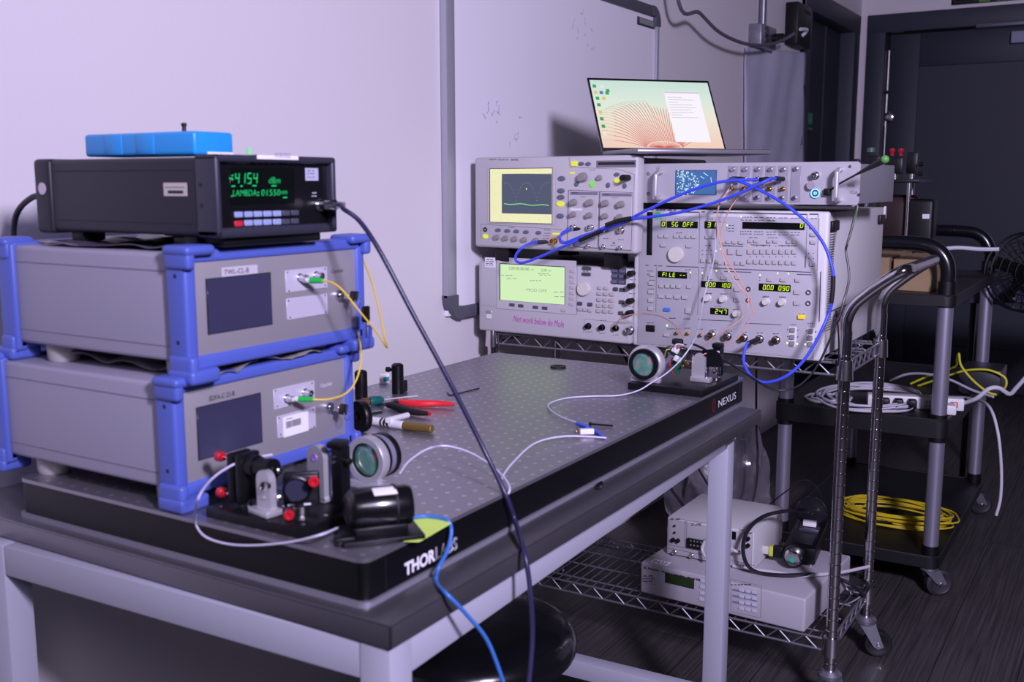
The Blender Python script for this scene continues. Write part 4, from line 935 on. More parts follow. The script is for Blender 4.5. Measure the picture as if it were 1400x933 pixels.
MB().box(.02, w-.02, .012, .10, .0035, zf+.001, .003).build('tilt_bail', M_blackp, t)
for zz in (zf+.038, zf+.062): MB().cyl((-.0006, .026, zz), (.0005, .026, zz), .0025).build('side_screw', M_inkd, t)
Z1, Z2 = (0, 150, .257143), (250, 150, .257143)
P = Panel(t, .010, Z2)
P.quad([(248, 308), (592, 312), (590, 503), (252, 507)], 'display_window', mat('meter_display', (7, 12, 12), .25), None, .0006)
def segtext(s_, x0, x1, yt, yb, nm='numerals', th=.085):
    a = P.hit((x0, yt)); c = P.hit((x1, yt)); dd_ = P.hit((x0, yb)); seven(t, s_, a.x, c.x, dd_.z, a.z, P.yy-.0009, mat('vfd_green', (30, 225, 130), .4, emit=1.0), nm, th=th)
segtext('-4154', 235, 398, 338, 392, th=.1); M_vfd = mat('vfd_green', (30, 225, 130))
for s_, x0, x1, yb, hp in (('dBm', 455, 515, 392, 32), ('.LAMBDA:', 256, 396, 460, 32), ('01550', 416, 516, 458, 32), ('nm', 522, 552, 450, 18)):
    a = P.hit((x0, yb)); c = P.hit((x1, yb)); text(s_, 'lettering', M_vfd, t, (a.x, P.yy-.0009, a.z), hp*P.scale((x0, yb)), c.x-a.x, shear=.1, bold=-.012)
b = MB()
for x0, x1, y in ((256, 275, 407), (303, 315, 407), (367, 388, 405), (468, 494, 405), (530, 552, 467), (256, 266, 350), (256, 266, 372), (395, 402, 440), (395, 402, 455), (255, 263, 460)):
    a, c = P.hit((x0, y)), P.hit((x1, y)); b.ribbon([(a.x, a.z), (c.x, c.z)], .0013, P.yy-.0009)
b.build('annunciators', mat('vfd_green', (30, 225, 130)), t, recalc=False)
M_kb = mat('pale_blue_key', (150, 165, 205), .45); M_kr = mat('red_key', (200, 40, 60), .45); M_kd = mat('dark_key', (70, 72, 88), .45)
btn(P, [(x, 558-i*1.5) for i, x in enumerate((290, 343, 393, 444, 495))]+[(x, 604-i*2) for i, x in list(enumerate((290, 343, 393, 444, 495)))[1:]], 42, 30, M_kb, .003)
btn(P, [(290, 606)], 42, 30, M_kr, .003, 'red_button'); btn(P, [(543, 550), (590, 548), (543, 595), (590, 592)], 38, 28, M_kd, .003)
ptext(P, 'Newport', (275, 292), 15, 82, M_inkw); marks(P, [(410, 286), (480, 287), (585, 288)], 60, 5, mat('dim_print', (120, 120, 130), .6)); P.quad([(234, 276), (272, 277), (272, 290), (234, 289)], 'blue_logo', mat('logo_blue', (50, 100, 140), .5), None, .0003)
P.quad([(650, 310), (720, 312), (718, 380), (650, 376)], 'sticker', mat('sticker_lilac', (180, 180, 205), .6), None, .0005); marks(Panel(t, .0095, Z2), [(684, 325), (684, 340), (684, 360)], 46, 4, M_ink, 'sticker_print')
ptext(P, 'INP', (687, 448), 9, 22, M_inkw); marks(P, [(700, 460)], 34, 3, M_inkw)
h_ = P.hit((718, 506)); b = MB(); b.lathe([(.0085, 0), (.0085, .004), (.006, .004), (.006, .014), (0, .014)], (h_.x, P.yy, h_.z), (0, -1, 0), 20); b.build('input_socket', M_silver, t)
BNC = Vector(t.location)+Vector((h_.x, P.yy-.014, h_.z))
b = MB(); pa = Panel(t, 0, Z2); a = pa.hit((390, 218)); c = pa.hit((611, 268)); b.box(a.x, c.x, -.0012, -.0004, c.z, zf+h+.0008); b.box(a.x, c.x, -.0012, .03, zf+h+.0004, zf+h+.0010); b.build('date_label', M_paper, t)
q = pa.hit((485, 254)); text('10/20/2022', 'handwriting', mat('pencil', (120, 120, 150), .6), t, (q.x, -.0015, q.z), .0055, .027)
g = pa.hit((415, 190)); MB().box(g.x-.003, g.x+.003, .02, .021, zf+h, zf+h+.009).build('green_tab', mat('green_tab', (110, 220, 130), .6), t)
# stickers on the meter's side (plane x = -.0)
def side_rect(t_, y0, y1, z0, z1, x, name, m): return MB().box(x-.0006, x, y0, y1, z0, z1).build(name, m, t_)
a = at(870*.257143, 150+389*.257143, x=.852); c = at(996*.257143, 150+460*.257143, x=.852); L = Vector(t.location)
side_rect(t, c.y-L.y, a.y-L.y, c.z-L.z, a.z-L.z, .002, 'asset_label', mat('label_cream', (200, 192, 186), .6))
b = MB(); yy0, yy1, z0_, z1_ = c.y-L.y, a.y-L.y, c.z-L.z, a.z-L.z
b.box(.001, .0013, yy0+.006, yy1-.008, z0_+.003, z0_+.0065); b.box(.001, .0013, yy0+.003, yy1-.003, z0_+.010, z0_+.0105); b.build('label_print', M_inkd, t)
q = at(228*.257143, 150+420*.257143, x=.85); MB().cyl((-.0016, q.y-L.y, q.z-L.z), (-.001, q.y-L.y, q.z-L.z), .0078, seg=28).build('round_sticker', mat('sticker_pink_white', (205, 190, 205), .6), t)
# mains lead at the back of the meter
tag(MB().tube([(.90, 1.256, 1.15), (.90, 1.29, 1.152), (.90, 1.335, 1.148), (.90, 1.375, 1.12), (.90, 1.385, 1.06), (.90, 1.39, .95), (.92, 1.40, .80)], .0042, 10).build('power_lead', M_cablek), 'black mains lead curving down behind the charcoal meter', 'cable')
# ------------------------------------------------------------------ blue box on the meter
zt = 1.0902+zf+h+.0006
t = thing('blue_plastic_box', 'small bright blue plastic box with black knob on top of the charcoal meter', 'plastic box', (.883, .985, zt), 0)
M_bb = mat('sky_blue_plastic', (38, 150, 225), .35)
b = MB(); b.box(0, .064, 0, .205, 0, .0285, .004, 3); b.build('box_body', M_bb, t)
b = MB()
for k in range(2): b.box(-.0015, .0655, .07+k*.06, .105+k*.06, .001, .0275, .003)
b.build('grip_ribs', M_bb, t)
b = MB(); b.lathe([(0, 0), (.003, 0), (.0025, .008), (.0035, .009), (.0035, .012), (0, .013)], (.03, .05, .028), (0, 0, 1), 12); b.build('knob', M_blackp, t)
b = MB(); b.box(.020, .062, -.0008, -.0001, -.0, .004); b.build('white_label', M_paper, t)

# ------------------------------------------------------------------ fibre patch cords on the amplifiers
def cord(name, label, cat, pts, r, m, group=None, seg=8, n=8):
    return tag(MB().tube(pts, r, seg, n).build(name, m), label, cat, group)
def fibre(t, P, p, end, pts, label):
    s0 = Vector(t.location)+P.hit(p)+Vector((0, -.006, 0)); k = thing('fibre_patch_cord', label, 'fibre patch cord', s0, 0)
    e = end-s0
    b = MB(); b.tube([(0, 0, 0), e*.38], .0036, 12, smooth=False); b.build('plug', M_white, k)
    b = MB(); b.tube([e*.38, e], .0042, 12, smooth=False, rr=lambda u: .0044-.001*u); b.build('strain_relief', mat('green_boot', (35, 185, 75), .45), k)
    b = MB(); b.tube([e*.98]+[q-s0 for q in pts], .0013, 8); b.build('fibre_lead', M_cabley, k)
y_ = .925
fibre(tA, PA, (393, 545), at(428, 546.5, y=.925), [at(450, 546, y=.915), at(473, 538, y=.912), at(487, 520, y=.912), at(493.5, 495, y=.915), at(493, 474, y=.925), at(491, 462, y=.935), at(488, 450, y=.952)], 'yellow fibre cord with green boot leaving the lower amplifier')
fibre(tB, PB, (410, 383), at(441, 384, y=.915), [at(455, 387, y=.90), at(470, 399, y=.885), at(490, 424, y=.87), at(513, 452, y=.865), at(528.5, 475, y=.865), at(526, 462, y=.875), at(517, 418, y=.91), at(508, 385, y=.94), at(499, 361, y=.97), at(492, 345, y=1.0)], 'yellow fibre cord with green boot leaving the upper amplifier in a sharp loop')
# ------------------------------------------------------------------ optics on the near corner of the breadboard
def Mt(loc, yaw=0): return Matrix.Translation(loc) @ Matrix.Rotation(yaw, 4, 'Z')
def rplate(b, w, h, th, M, r=None, n=12):
    """upright plate with a fully rounded top; width along local x, thickness along local y"""
    r = r or w/2; pts = [(-w/2, 0), (w/2, 0), (w/2, h-r)]
    for k in range(1, n): a = PI*k/n; pts.append((r*math.cos(a), h-r+r*math.sin(a)))
    pts.append((-w/2, h-r)); b.prism(pts, th, M @ Matrix.Translation((0, th/2, 0)) @ Matrix.Rotation(PI/2, 4, 'X')); return b
zp = .7930
t = thing('optics_base_plate', 'small black base plate carrying the red-knobbed mirror mounts at the near corner', 'base plate', (.815, .765, .7803))
MB().box(0, .100, 0, .153, 0, .0122, .0012).build('plate', M_black, t)
for x in (.012, .05, .088):
    for y in (.012, .076, .141): MB().cyl((x, y, .0121), (x, y, .0126), .0028, seg=12).build('tapped_hole', M_silver, t)
def redknob(t, p, ax, L_=.012, r=.0062):
    p = Vector(p); ax = Vector(ax).normalized(); b = MB(); b.cyl(p-ax*.012, p+ax*.003, .0016); b.build('adjuster_screw', M_silver, t)
    b = MB(); b.lathe([(0, 0), (r*.72, 0), (r*.8, L_*.25), (r, L_*.35), (r, L_*.92), (r*.85, L_), (r*.5, L_), (r*.45, L_*.85), (0, L_*.85)], p, ax, 12); b.build('adjuster_knob', M_red, t)
# left kinematic mount, knobs towards the wall side
t = thing('mirror_mount', 'black mirror mount with two red knobs pointing at the blue-framed amplifier', 'mirror mount', (.846, .884, zp))
MB().box(-.016, .016, .004, .013, .004, .064, .002).build('back_plate', M_black, t); MB().box(-.016, .016, -.010, .000, .004, .064, .002).build('front_plate', M_black, t)
MB().cyl((0, -.003, 0), (0, -.003, .008), .009).build('pedestal', M_silver, t)
MB().lathe([(0, 0), (.0135, 0), (.0135, .012), (.0115, .012), (.0115, .030), (.013, .030), (.013, .036), (0, .036)], (0, -.010, .049), (0, -1, 0)).build('lens_tube', M_black, t)
b = MB(); b.cyl((.006, -.048, .047), (.006, -.052, .047), .0045, bev=.001); b.build('tube_end', M_silver, t)
redknob(t, (-.008, .024, .056), (0, 1, 0)); redknob(t, (-.008, .024, .012), (0, 1, 0))
for z in (.012, .056): MB().cyl((-.008, .0, z), (-.008, .005, z), .003).build('ball_tip', M_silver, t)
MB().cyl((.006, .0, .03), (.006, .014, .03), .003).build('blue_screw', mat('blue_screw', (90, 120, 220), .4), t)
# silver bracket in front
t = thing('silver_bracket', 'upright silver bracket with rounded top in front of the left mirror mount', 'bracket', (.834, .838, zp), -PI/2-.15)
b = MB(); rplate(b, .025, .052, .009, Matrix.Identity(4)); b.build('upright', M_aluw, t); MB().box(-.018, .018, -.014, .009, 0, .008, .002).build('bracket_foot', M_aluw, t)
b = MB(); b.lathe([(0, .004), (.003, .004), (.0055, .006), (.0055, 0)], (.008, -.0045, .036), (.3, -1, .1), 14); b.build('collimator', M_silver, t)
b = MB(); b.lathe([(0, .001), (.0025, .001), (.0025, 0)], (.0, -.0045, .02), (0, -1, 0), 14); b.build('clamp_screw', M_silver, t)
# square mirror mount in the middle
t = thing('round_mirror_mount', 'black mount holding a round dark mirror with two red knobs at the near corner', 'mirror mount', (.862, .812, zp), -.86)
MB().box(-.019, .022, .0, .008, .008, .046, .003).build('back_plate', M_black, t); MB().box(-.019, .022, -.012, -.004, .008, .046, .003).build('front_plate', M_black, t)
b = MB(); b.lathe([(.0165, 0), (.0165, .007), (.0145, .008), (.0132, .006), (.0132, 0)], (-.003, -.012, .030), (0, -1, 0), 36); b.build('retaining_ring', M_black, t)
MB().cyl((-.003, -.012, .030), (-.003, -.0155, .030), .0131, seg=36).build('mirror', mat('mirror_glass', (62, 64, 84), .12, .3), t)
for x in (-.010, .008): MB().box(x-.004, x+.004, -.0128, -.0118, .0105, .0125).build('index_mark', M_inkw, t)
MB().cyl((0, -.006, .0), (0, -.006, .009), .0105).build('pedestal', M_silver, t)
redknob(t, (.016, -.022, .043), (.05, -1, 0)); redknob(t, (-.012, -.024, .006), (0, -1, 0), r=.0058)
b = MB(); b.cyl((-.021, -.008, .022), (-.027, -.010, .020), .0045, bev=.001); b.build('side_screw', M_silver, t)
# silver arch
t = thing('silver_arch', 'tall silver arch plate with a purple-tinted hole behind the round mirror mount', 'bracket', (.905, .822, zp), -PI/2-.15)
b = MB(); rplate(b, .030, .068, .010, Matrix.Identity(4)); b.build('upright', M_aluw, t); MB().box(-.017, .017, -.005, .014, 0, .007, .002).build('bracket_foot', M_aluw, t)
b = MB(); b.lathe([(.0042, 0), (.0042, .0012), (.0025, .0004), (0, .0004)], (-.001, -.005, .053), (0, -1, 0), 16); b.build('fibre_hole', mat('violet_glint', (190, 150, 235), .2, .5), t)
MB().box(-.0255, -.0205, -.016, -.011, -.000, .060, .001).build('slim_post', M_aluw, thing('slim_post', 'thin pale upright post beside the silver arch', 'post', (.885, .872, zp), -PI/2))
# tall black mount right
t = thing('post_mount', 'tall black post clamp with cap at the right end of the near base plate', 'post clamp', (.906, .789, zp), -PI/2)
MB().box(-.009, .007, -.006, .010, 0, .070, .001).build('column', M_black, t); MB().box(-.013, .008, -.012, .013, .069, .077, .003, M=Matrix.Rotation(.3, 4, 'Z')).build('clamp_head', M_black, t)
for z in (.052, .058): MB().cyl((-.004, -.0075, z), (-.004, -.006, z), .002).build('clamp_screw', M_silver, t)
b = MB(); b.cyl((.006, .0, .055), (.019, -.004, .055), .004, bev=.001); b.build('thumb_screw', M_black, t)
# black cylinder on its flat foot
t = thing('laser_module', 'stubby black cylinder with white sticker on a flat foot at the breadboard corner', 'laser module', (.870, .704, .7803), -math.radians(39))
b = MB(); b.lathe([(0, 0), (.016, 0), (.0225, .006), (.0235, .008), (.0235, .066), (.021, .072), (0, .072)], (-.036, 0, .033), (1, 0, 0), 40); b.build('barrel', mat('glossy_black', (15, 15, 18), .22, coat=.4), t)
b = MB(); b.lathe([(.014, -.0005), (.011, -.0015), (.009, .001), (0, .001)], (-.036, 0, .033), (1, 0, 0), 30); b.build('end_socket', M_rubber, t)
b = MB(); b.lathe([(.0237, .052), (.0241, .0525), (.0241, .0545), (.0237, .055)], (-.036, 0, .033), (1, 0, 0), 40); b.build('cap_groove', M_rubber, t)
MB().box(-.045, .046, -.030, .026, 0, .006, .002).build('foot_plate', M_black, t); MB().box(-.030, .030, -.019, .019, .005, .017, .003).build('saddle', M_black, t)
MB().box(-.052, -.030, -.022, -.006, .0, .009, .002).build('foot_clamp', M_black, t)
b = MB(); n = 8
for k in range(n):
    a0, a1 = math.radians(78+50*k/n), math.radians(78+50*(k+1)/n); R = .02385
    P4 = [(-.008, -R*math.cos(a0)*-1*-1, .033+R*math.sin(a0)), (.018, -R*math.cos(a0), .033+R*math.sin(a0)), (.018, -R*math.cos(a1), .033+R*math.sin(a1)), (-.008, -R*math.cos(a1), .033+R*math.sin(a1))]
    P4 = [(x, -abs(R)*math.cos(a), .033+R*math.sin(a)) for x, a in ((-.008, PI-a0), (.018, PI-a0), (.018, PI-a1), (-.008, PI-a1))]
    P4 = [(x, -y-.004, z) for x, y, z in P4]; b.poly(P4)
MB().box(-.008, .018, -.0135, .002, .0555, .0566, .0004, M=Matrix.Translation((0, 0, .033)) @ Matrix.Rotation(math.radians(14), 4, 'X') @ Matrix.Translation((0, .0, -.033))).build('white_sticker', M_paper, t)
# ring lens (near)
def lens(x, y, z0, zc, label, flip):
    t = thing('ring_lens', label, 'lens mount', (x, y, z0), -PI/2); c = (0, 0, zc-z0); R = .0305
    M_gl = bpy.data.materials.get('coated_glass') or coated()
    if not flip:
        b = MB(); b.lathe([(.0225, 0), (.0295, 0), (R, .0015), (R, .013), (.028, .014), (.0225, .014), (.0225, 0)], (0, 0, zc-z0), (0, 1, 0), 56); b.build('silver_ring', M_aluw, t)
        b = MB(); b.lathe([(.021, .006), (.0225, .006), (.0225, .002), (.0215, .002), (.021, .006)], (0, 0, zc-z0), (0, 1, 0), 48); b.build('retaining_ring', M_black, t)
        b = MB(); b.lathe([(.0222, .0135), (.028, .0135), (.029, .016), (.029, .020), (.0275, .021), (.0275, .031), (.029, .032), (.029, .039), (.026, .041), (0, .041)], (0, 0, zc-z0), (0, 1, 0), 48); b.build('black_barrel', M_black, t)
        b = MB(); b.lathe([(0, .0045), (.008, .0048), (.016, .0058), (.0218, .0072), (.0218, .009), (0, .009)], (0, 0, zc-z0), (0, 1, 0), 40); b.build('lens', M_gl, t)
        b = MB(); b.lathe([(.0276, .0215), (.02762, .0305)], (0, 0, zc-z0), (0, 1, 0), 48); b.build('scale_print', mat('scale_print', (120, 120, 135), .5), t)
    else:
        b = MB(); b.lathe([(.0225, 0), (.0285, 0), (.0292, .001), (.0292, .008), (.0225, .008), (.0225, 0)], (0, 0, zc-z0), (0, 1, 0), 56); b.build('black_barrel', M_black, t)
        b = MB(); b.lathe([(.02, .008), (.031, .008), (.0355, .012), (.036, .014), (.036, .024), (.030, .026), (0, .026)], (0, 0, zc-z0), (0, 1, 0), 56); b.build('silver_ring', M_aluw, t)
        b = MB(); b.lathe([(0, .003), (.010, .0033), (.0222, .0050), (.0222, .008), (0, .008)], (0, 0, zc-z0), (0, 1, 0), 40); b.build('lens', M_gl, t)
    b = MB(); d0 = 0 if not flip else .010
    b.box(-.030, .030, d0, d0+.013, 0, .010, .002); b.box(-.020, .020, d0+.001, d0+.012, .009, zc-z0-.024, .001); b.build('mount_foot', M_aluw, t)
    b = MB(); b.lathe([(0, .0145), (.003, .0145), (.003, .010)], (-.025, d0+.006, 0), (0, 0, 1), 12); b.build('foot_screw', M_silver, t)
    return t
def coated():
    m = bpy.data.materials.new('coated_glass'); m.use_nodes = True; nt = m.node_tree; b = nt.nodes['Principled BSDF']; N = nt.nodes.new; L = nt.links.new
    tc = N('ShaderNodeTexCoord'); n = N('ShaderNodeTexNoise'); n.inputs['Scale'].default_value = 55; n.inputs['Detail'].default_value = 3; L(tc.outputs['Object'], n.inputs[0])
    r = N('ShaderNodeValToRGB'); e = r.color_ramp.elements; e[0].position = .35; e[0].color = lin((120, 150, 150)); e[1].position = .68; e[1].color = lin((190, 180, 205)); x = e.new(.5); x.color = lin((110, 185, 150)); x = e.new(.6); x.color = lin((205, 150, 165))  # green and pink reflections painted into the lens colour as noise
    L(n.outputs[0], r.inputs[0]); L(r.outputs[0], b.inputs['Base Color']); b.inputs['Roughness'].default_value = .08; b.inputs['Metallic'].default_value = .45; b.inputs['Coat Weight'].default_value = .6
    return m
lens(.998, .828, .7803, .819, 'silver ring lens with black barrel behind, near the amplifier stack', False)
# ------------------------------------------------------------------ far optics
tp = thing('optics_base_plate', 'long black base plate at the far end of the breadboard above the red hexagon', 'base plate', (1.765, .669, .7803))
MB().box(0, .195, 0, .150, 0, .0128, .0012).build('plate', M_black, tp)
zq = .7934; zc = at(885, 499, x=1.775).z
lens(1.772, .792, zq, zc, 'silver ring lens with black front ring at the far end of the breadboard', True)
# circuit board bundle
t = thing('receiver_board', 'small green circuit board tangled with coloured wires beside the far ring lens', 'circuit board', at(930, 492, x=1.84), -PI/2)
MB().box(-.013, .008, 0, .0016, -.030, .012, .0004, 1, M=Matrix.Rotation(.35, 4, 'Y')).build('board', mat('green_board', (40, 84, 66), .4), t)
MB().box(-.024, -.014, -.002, -.0005, -.040, .004, .001, 1, M=Matrix.Rotation(.5, 4, 'Y')).build('grey_flex', mat('grey_flex', (110, 108, 125), .4), t)
for x, z in ((-.013, .016), (-.002, .002)): MB().box(x-.007, x+.007, -.014, -.006, z-.005, z+.005, .001, M=Matrix.Rotation(.4, 4, 'Y')).build('white_plug', M_white, t)
for x, z in ((.010, .010), (.016, -.006), (.006, -.012), (.011, -.002)): b = MB(); b.lathe([(.003, 0), (.003, .004), (.002, .004), (.002, .010), (0, .010)], (x, -.002, z), (.3, -1, .1), 12); b.build('gold_connector', M_gold, t)
for i, (c, A, B) in enumerate((('red', (-.004, -.010, .018), (.010, -.004, .024)), ('red', (-.016, -.008, -.004), (-.013, -.002, -.030)), ('black', (-.02, -.008, .016), (.012, 0, .030)), ('yellow', (-.030, -.006, .004), (-.014, -.006, .020)), ('white', (-.010, -.012, .020), (.008, -.004, .030)), ('black', (-.032, -.002, .002), (-.018, -.004, .026)), ('black', (0, -.006, .022), (.022, 0, .018)))):
    cc = dict(red=(190, 40, 50), black=(22, 22, 26), yellow=(190, 175, 90), white=(220, 220, 225))[c]; A, B = Vector(A), Vector(B); m_ = (A+B)/2+Vector((0, -.01, .007))
    MB().tube([A, m_, B], .0013, 6).build('wire', mat(c+'_wire', cc, .5), t)
MB().box(-.018, .004, -.004, .008, .028, .040, .004).build('black_shroud', M_rubber, t)
t = thing('silver_bracket', 'silver L-shaped bracket standing behind the green circuit board', 'bracket', at(955, 521, z=zq), -PI/2)
b = MB(); rplate(b, .026, .054, .008, Matrix.Identity(4), r=.008); b.build('upright', M_aluw, t); MB().box(-.013, .026, -.012, .004, 0, .009, .001).build('bracket_foot', M_aluw, t)
MB().cyl((.018, -.004, .009), (.018, -.004, .020), .002).build('foot_screw', M_silver, t)
t = thing('round_mirror_mount', 'round black mount behind the silver L-shaped bracket', 'mirror mount', at(968, 519, z=zq), -PI/2)
t.location = (t.location.x+.02, t.location.y, t.location.z); b = MB(); b.lathe([(0, 0), (.012, 0), (.013, .002), (.020, .002), (.020, .012), (0, .012)], (0, -.004, .036), (0, 1, 0), 32); b.build('ring', M_black, t)
MB().box(-.008, .008, 0, .006, 0, .02, .001).build('stem', M_black, t); MB().box(-.002, .018, -.014, -.011, .0, .024, .001, M=Matrix.Rotation(-.2, 4, 'Z')).build('grey_shield', mat('grey_shield', (84, 82, 92), .4), t)
t = thing('mirror_mount', 'tall black mirror mount at the far right of the far base plate', 'mirror mount', (1.90, .702, zq), -PI/2)
MB().box(-.022, -.004, 0, .010, .006, .052, .002).build('back_plate', M_black, t); MB().box(.002, .020, -.004, .010, .004, .060, .002).build('front_plate', M_black, t); MB().box(.0, .020, -.008, .012, .058, .068, .003).build('cap', M_black, t)
MB().box(.004, .017, -.009, -.008, .050, .054).build('index_mark', M_inkw, t)
for x, y in ((-.004, -.026), (.014, -.016)):
    b = MB(); b.lathe([(.008, 0), (.008, .004), (.0045, .006), (.0045, .010), (.0085, .012), (.0095, .018), (.0085, .024), (.004, .026), (0, .026)], (x, y, 0), (0, 0, 1), 14); b.build('steel_adjuster', M_silver, t)
# ------------------------------------------------------------------ small things on the breadboard
def post(p, r, h, label, knob_):
    t = thing('post_holder', label, 'post holder', (p[0], p[1], .7803))
    MB().lathe([(0, 0), (r, 0), (r, h-.003), (r-.003, h), (r*.55, h), (r*.5, h-.004), (0, h-.004)], seg=28).build('body', M_black, t)
    if knob_:
        d = Vector((-.25, .97, 0)); b = MB(); b.cyl(Vector((0, 0, h-.012))+d*r*.8, Vector((0, 0, h-.012))+d*(r+.006), .003); b.lathe([(0, 0), (.0045, 0), (.005, .001), (.005, .007), (.003, .008), (0, .008)], Vector((0, 0, h-.012))+d*(r+.004), d, 12); b.build('thumb_screw', M_black, t)
        MB().box(r*.6, r+.012, -.006, .006, 0, .022, .002).build('side_clip', M_rubber, t)
post((1.509, 1.169), .0112, .056, 'short black post holder with thumb screw standing alone near the wall', True)
post((1.436, 1.196), .0115, .052, 'short black post holder half hidden behind the lower amplifier', False)
c = at(515, 523, z=.7803)
t = thing('glass_slide_box', 'tiny white and teal card standing at the back edge of the breadboard', 'card', (c.x, 1.25, .7803), -.5)
MB().box(-.010, .010, 0, .002, 0, .019).build('card', M_paper, t); MB().box(-.002, .010, -.0006, 0, .004, .012).build('teal_print', mat('teal', (70, 150, 165), .5), t)
# screwdriver
a = at(504, 549, z=.789); c = at(512, 547.5, z=.789); d = at(571, 541.5, z=.785)
t = thing('screwdriver', 'screwdriver with teal handle and long thin shaft', 'screwdriver', a)
ax = (d-a); b = MB(); b.lathe([(0, 0), (.007, .001), (.0085, .006), (.0085, .022), (.006, .027), (.004, .030), (0, .030)], (0, 0, 0), ax, 10); b.build('handle', mat('teal_plastic', (20, 96, 92), .35), t)
MB().cyl(ax.normalized()*.028, ax, .0016, seg=10).build('shaft', mat('pale_shaft', (205, 203, 212), .35, .2), t)
b = MB(); b.lathe([(0, 0), (.0065, 0), (.0065, .012), (0, .012)], ax.normalized()*-.013, ax, 12); b.build('copper_collar', mat('copper', (170, 110, 80), .35, .7), t)
# pliers
piv = at(527, 553, z=.787)
t = thing('pliers', 'open pliers with one red and one black handle beside the marker pen', 'pliers', piv)
def hb(path, rr, m, nm): MB().tube([p-piv for p in path], .005, 12, rr=rr).build(nm, m, t)
prof = lambda u: .0026+.0042*math.sin(PI*min(1, .15+u*.8))
hb([at(545, 549, z=.788), at(556, 551, z=.787), at(575, 552, z=.787), at(600, 552, z=.787), at(621, 553, z=.787)], prof, mat('red_grip', (222, 40, 52), .35, coat=.3), 'red_handle')
hb([at(530, 554, z=.787), at(545, 557, z=.787), at(562, 563, z=.787), at(586, 566, z=.787)], prof, M_rubber, 'black_handle')
hb([at(586, 566, z=.787), at(588.5, 566.5, z=.787)], lambda u: .0028, M_red, 'red_tip')
hb([at(520, 553, z=.786), at(527, 553, z=.787), at(546, 550, z=.787)], lambda u: .003, mat('dark_steel', (60, 60, 70), .3, .8), 'jaw')
MB().tube([at(527, 553, z=.788)-piv, at(521, 556, z=.788)-piv, at(524, 558, z=.788)-piv], .0008, 6).build('spring', mat('dark_steel', (60, 60, 70)), t)
# marker pen and friends
a = at(506, 575, z=.7875); c = at(552, 582, z=.7875); d = at(591, 587, z=.7875)
t = thing('marker_pen', 'white marker pen with bronze-brown cap lying in front of the pliers', 'marker pen', a)
MB().cyl((0, 0, 0), c-a, .0068, seg=20, bev=.001).build('barrel', M_white, t); MB().cyl(c-a, d-a, .0074, .0066, seg=20, bev=.001).build('cap', mat('bronze_cap', (122, 100, 50), .4, .3), t)
ax = (c-a); n0 = Vector((0, 0, 1)); b = MB()
for k in range(3): q = a-a+ax*(.35+.1*k); b.cyl(q, q+ax*.06, .00695, seg=20)
b.build('barrel_print', M_inkd, t)
a = at(530, 575, z=.795); c = at(557, 568, z=.790)
tag(MB().tube([a, c], .0048, 12, smooth=False).build('pen_cap', M_white), 'plain white pen body lying across behind the marker pen', 'pen')
a = at(500, 568, z=.788); c = at(521, 564, z=.788)
tag(MB().tube([a, c], .0035, 12, smooth=False).build('metal_tube', M_silver), 'short shiny metal tube lying beside the round black iris', 'tube')
c = at(494, 591, z=.7803); ax = Vector((math.cos(math.radians(-18)), math.sin(math.radians(-18)), 0))
t = thing('iris_mount', 'round black iris standing on edge beside the lower amplifier', 'iris', (c.x, c.y, .7803))
b = MB(); b.lathe([(.007, -.006), (.024, -.006), (.0255, -.004), (.0255, .004), (.024, .006), (.007, .006), (.007, -.006)], (0, 0, .0258), ax, 40); b.build('outer_ring', M_black, t)
b = MB(); b.lathe([(.010, .006), (.013, .009), (.018, .009), (.019, .006)], (0, 0, .0258), ax, 32); b.build('inner_ring', mat('glossy_black', (15, 15, 18)), t)
for k in range(6):
    a = 2*PI*k/6+.3; s_ = Vector((-ax.y, ax.x, 0)); q = Vector((0, 0, .0258))+s_*.0215*math.cos(a)+Vector((0, 0, 1))*.0215*math.sin(a); MB().cyl(q+ax*.005, q+ax*.0068, .0013, seg=8).build('ring_screw', M_silver, t)
tag(MB().tube([at(611, 537, z=.7815), at(614, 539, z=.7815), at(619, 540, z=.7815), at(655, 531, z=.7815)], .0012, 8, n=4).build('hex_key', mat('dark_steel', (60, 60, 70))), 'thin dark hex key lying on the breadboard behind the long black cable', 'hex key')
c = at(763, 503, z=.7803); tag(MB().lathe([(.008, 0), (.0165, 0), (.0165, .004), (.008, .004), (.008, 0)], c, (0, 0, 1), 36).build('retaining_ring', M_rubber), 'flat black ring lying near the far end of the breadboard', 'ring')
a = at(808, 580, z=.783); c = at(838, 582.5, z=.783); t = thing('set_screw', 'small black socket screw lying beside the blue fibre connectors', 'screw', a)
MB().cyl((0, 0, 0), c-a, .0016, seg=10).build('shank', M_blackp, t); MB().cyl((a-c).normalized()*.003, (0, 0, 0), .003, seg=12).build('head', M_blackp, t)
# sticky note
b = MB(); pts = [at(552, 741, z=.7808), at(573, 741.5, z=.7808), at(617, 716, z=.7808), at(606, 712, z=.7808), at(583, 709.5, z=.7808), at(553, 712, z=.7808), at(540, 730, z=.7808)]
b.prism([(p.x, p.y) for p in pts], .0006, Matrix.Translation((0, 0, .7806))); tag(b.build('sticky_note', mat('lime_note', (206, 238, 108), .7)), 'lime green sticky note under the black cylinder at the breadboard corner', 'sticky note')
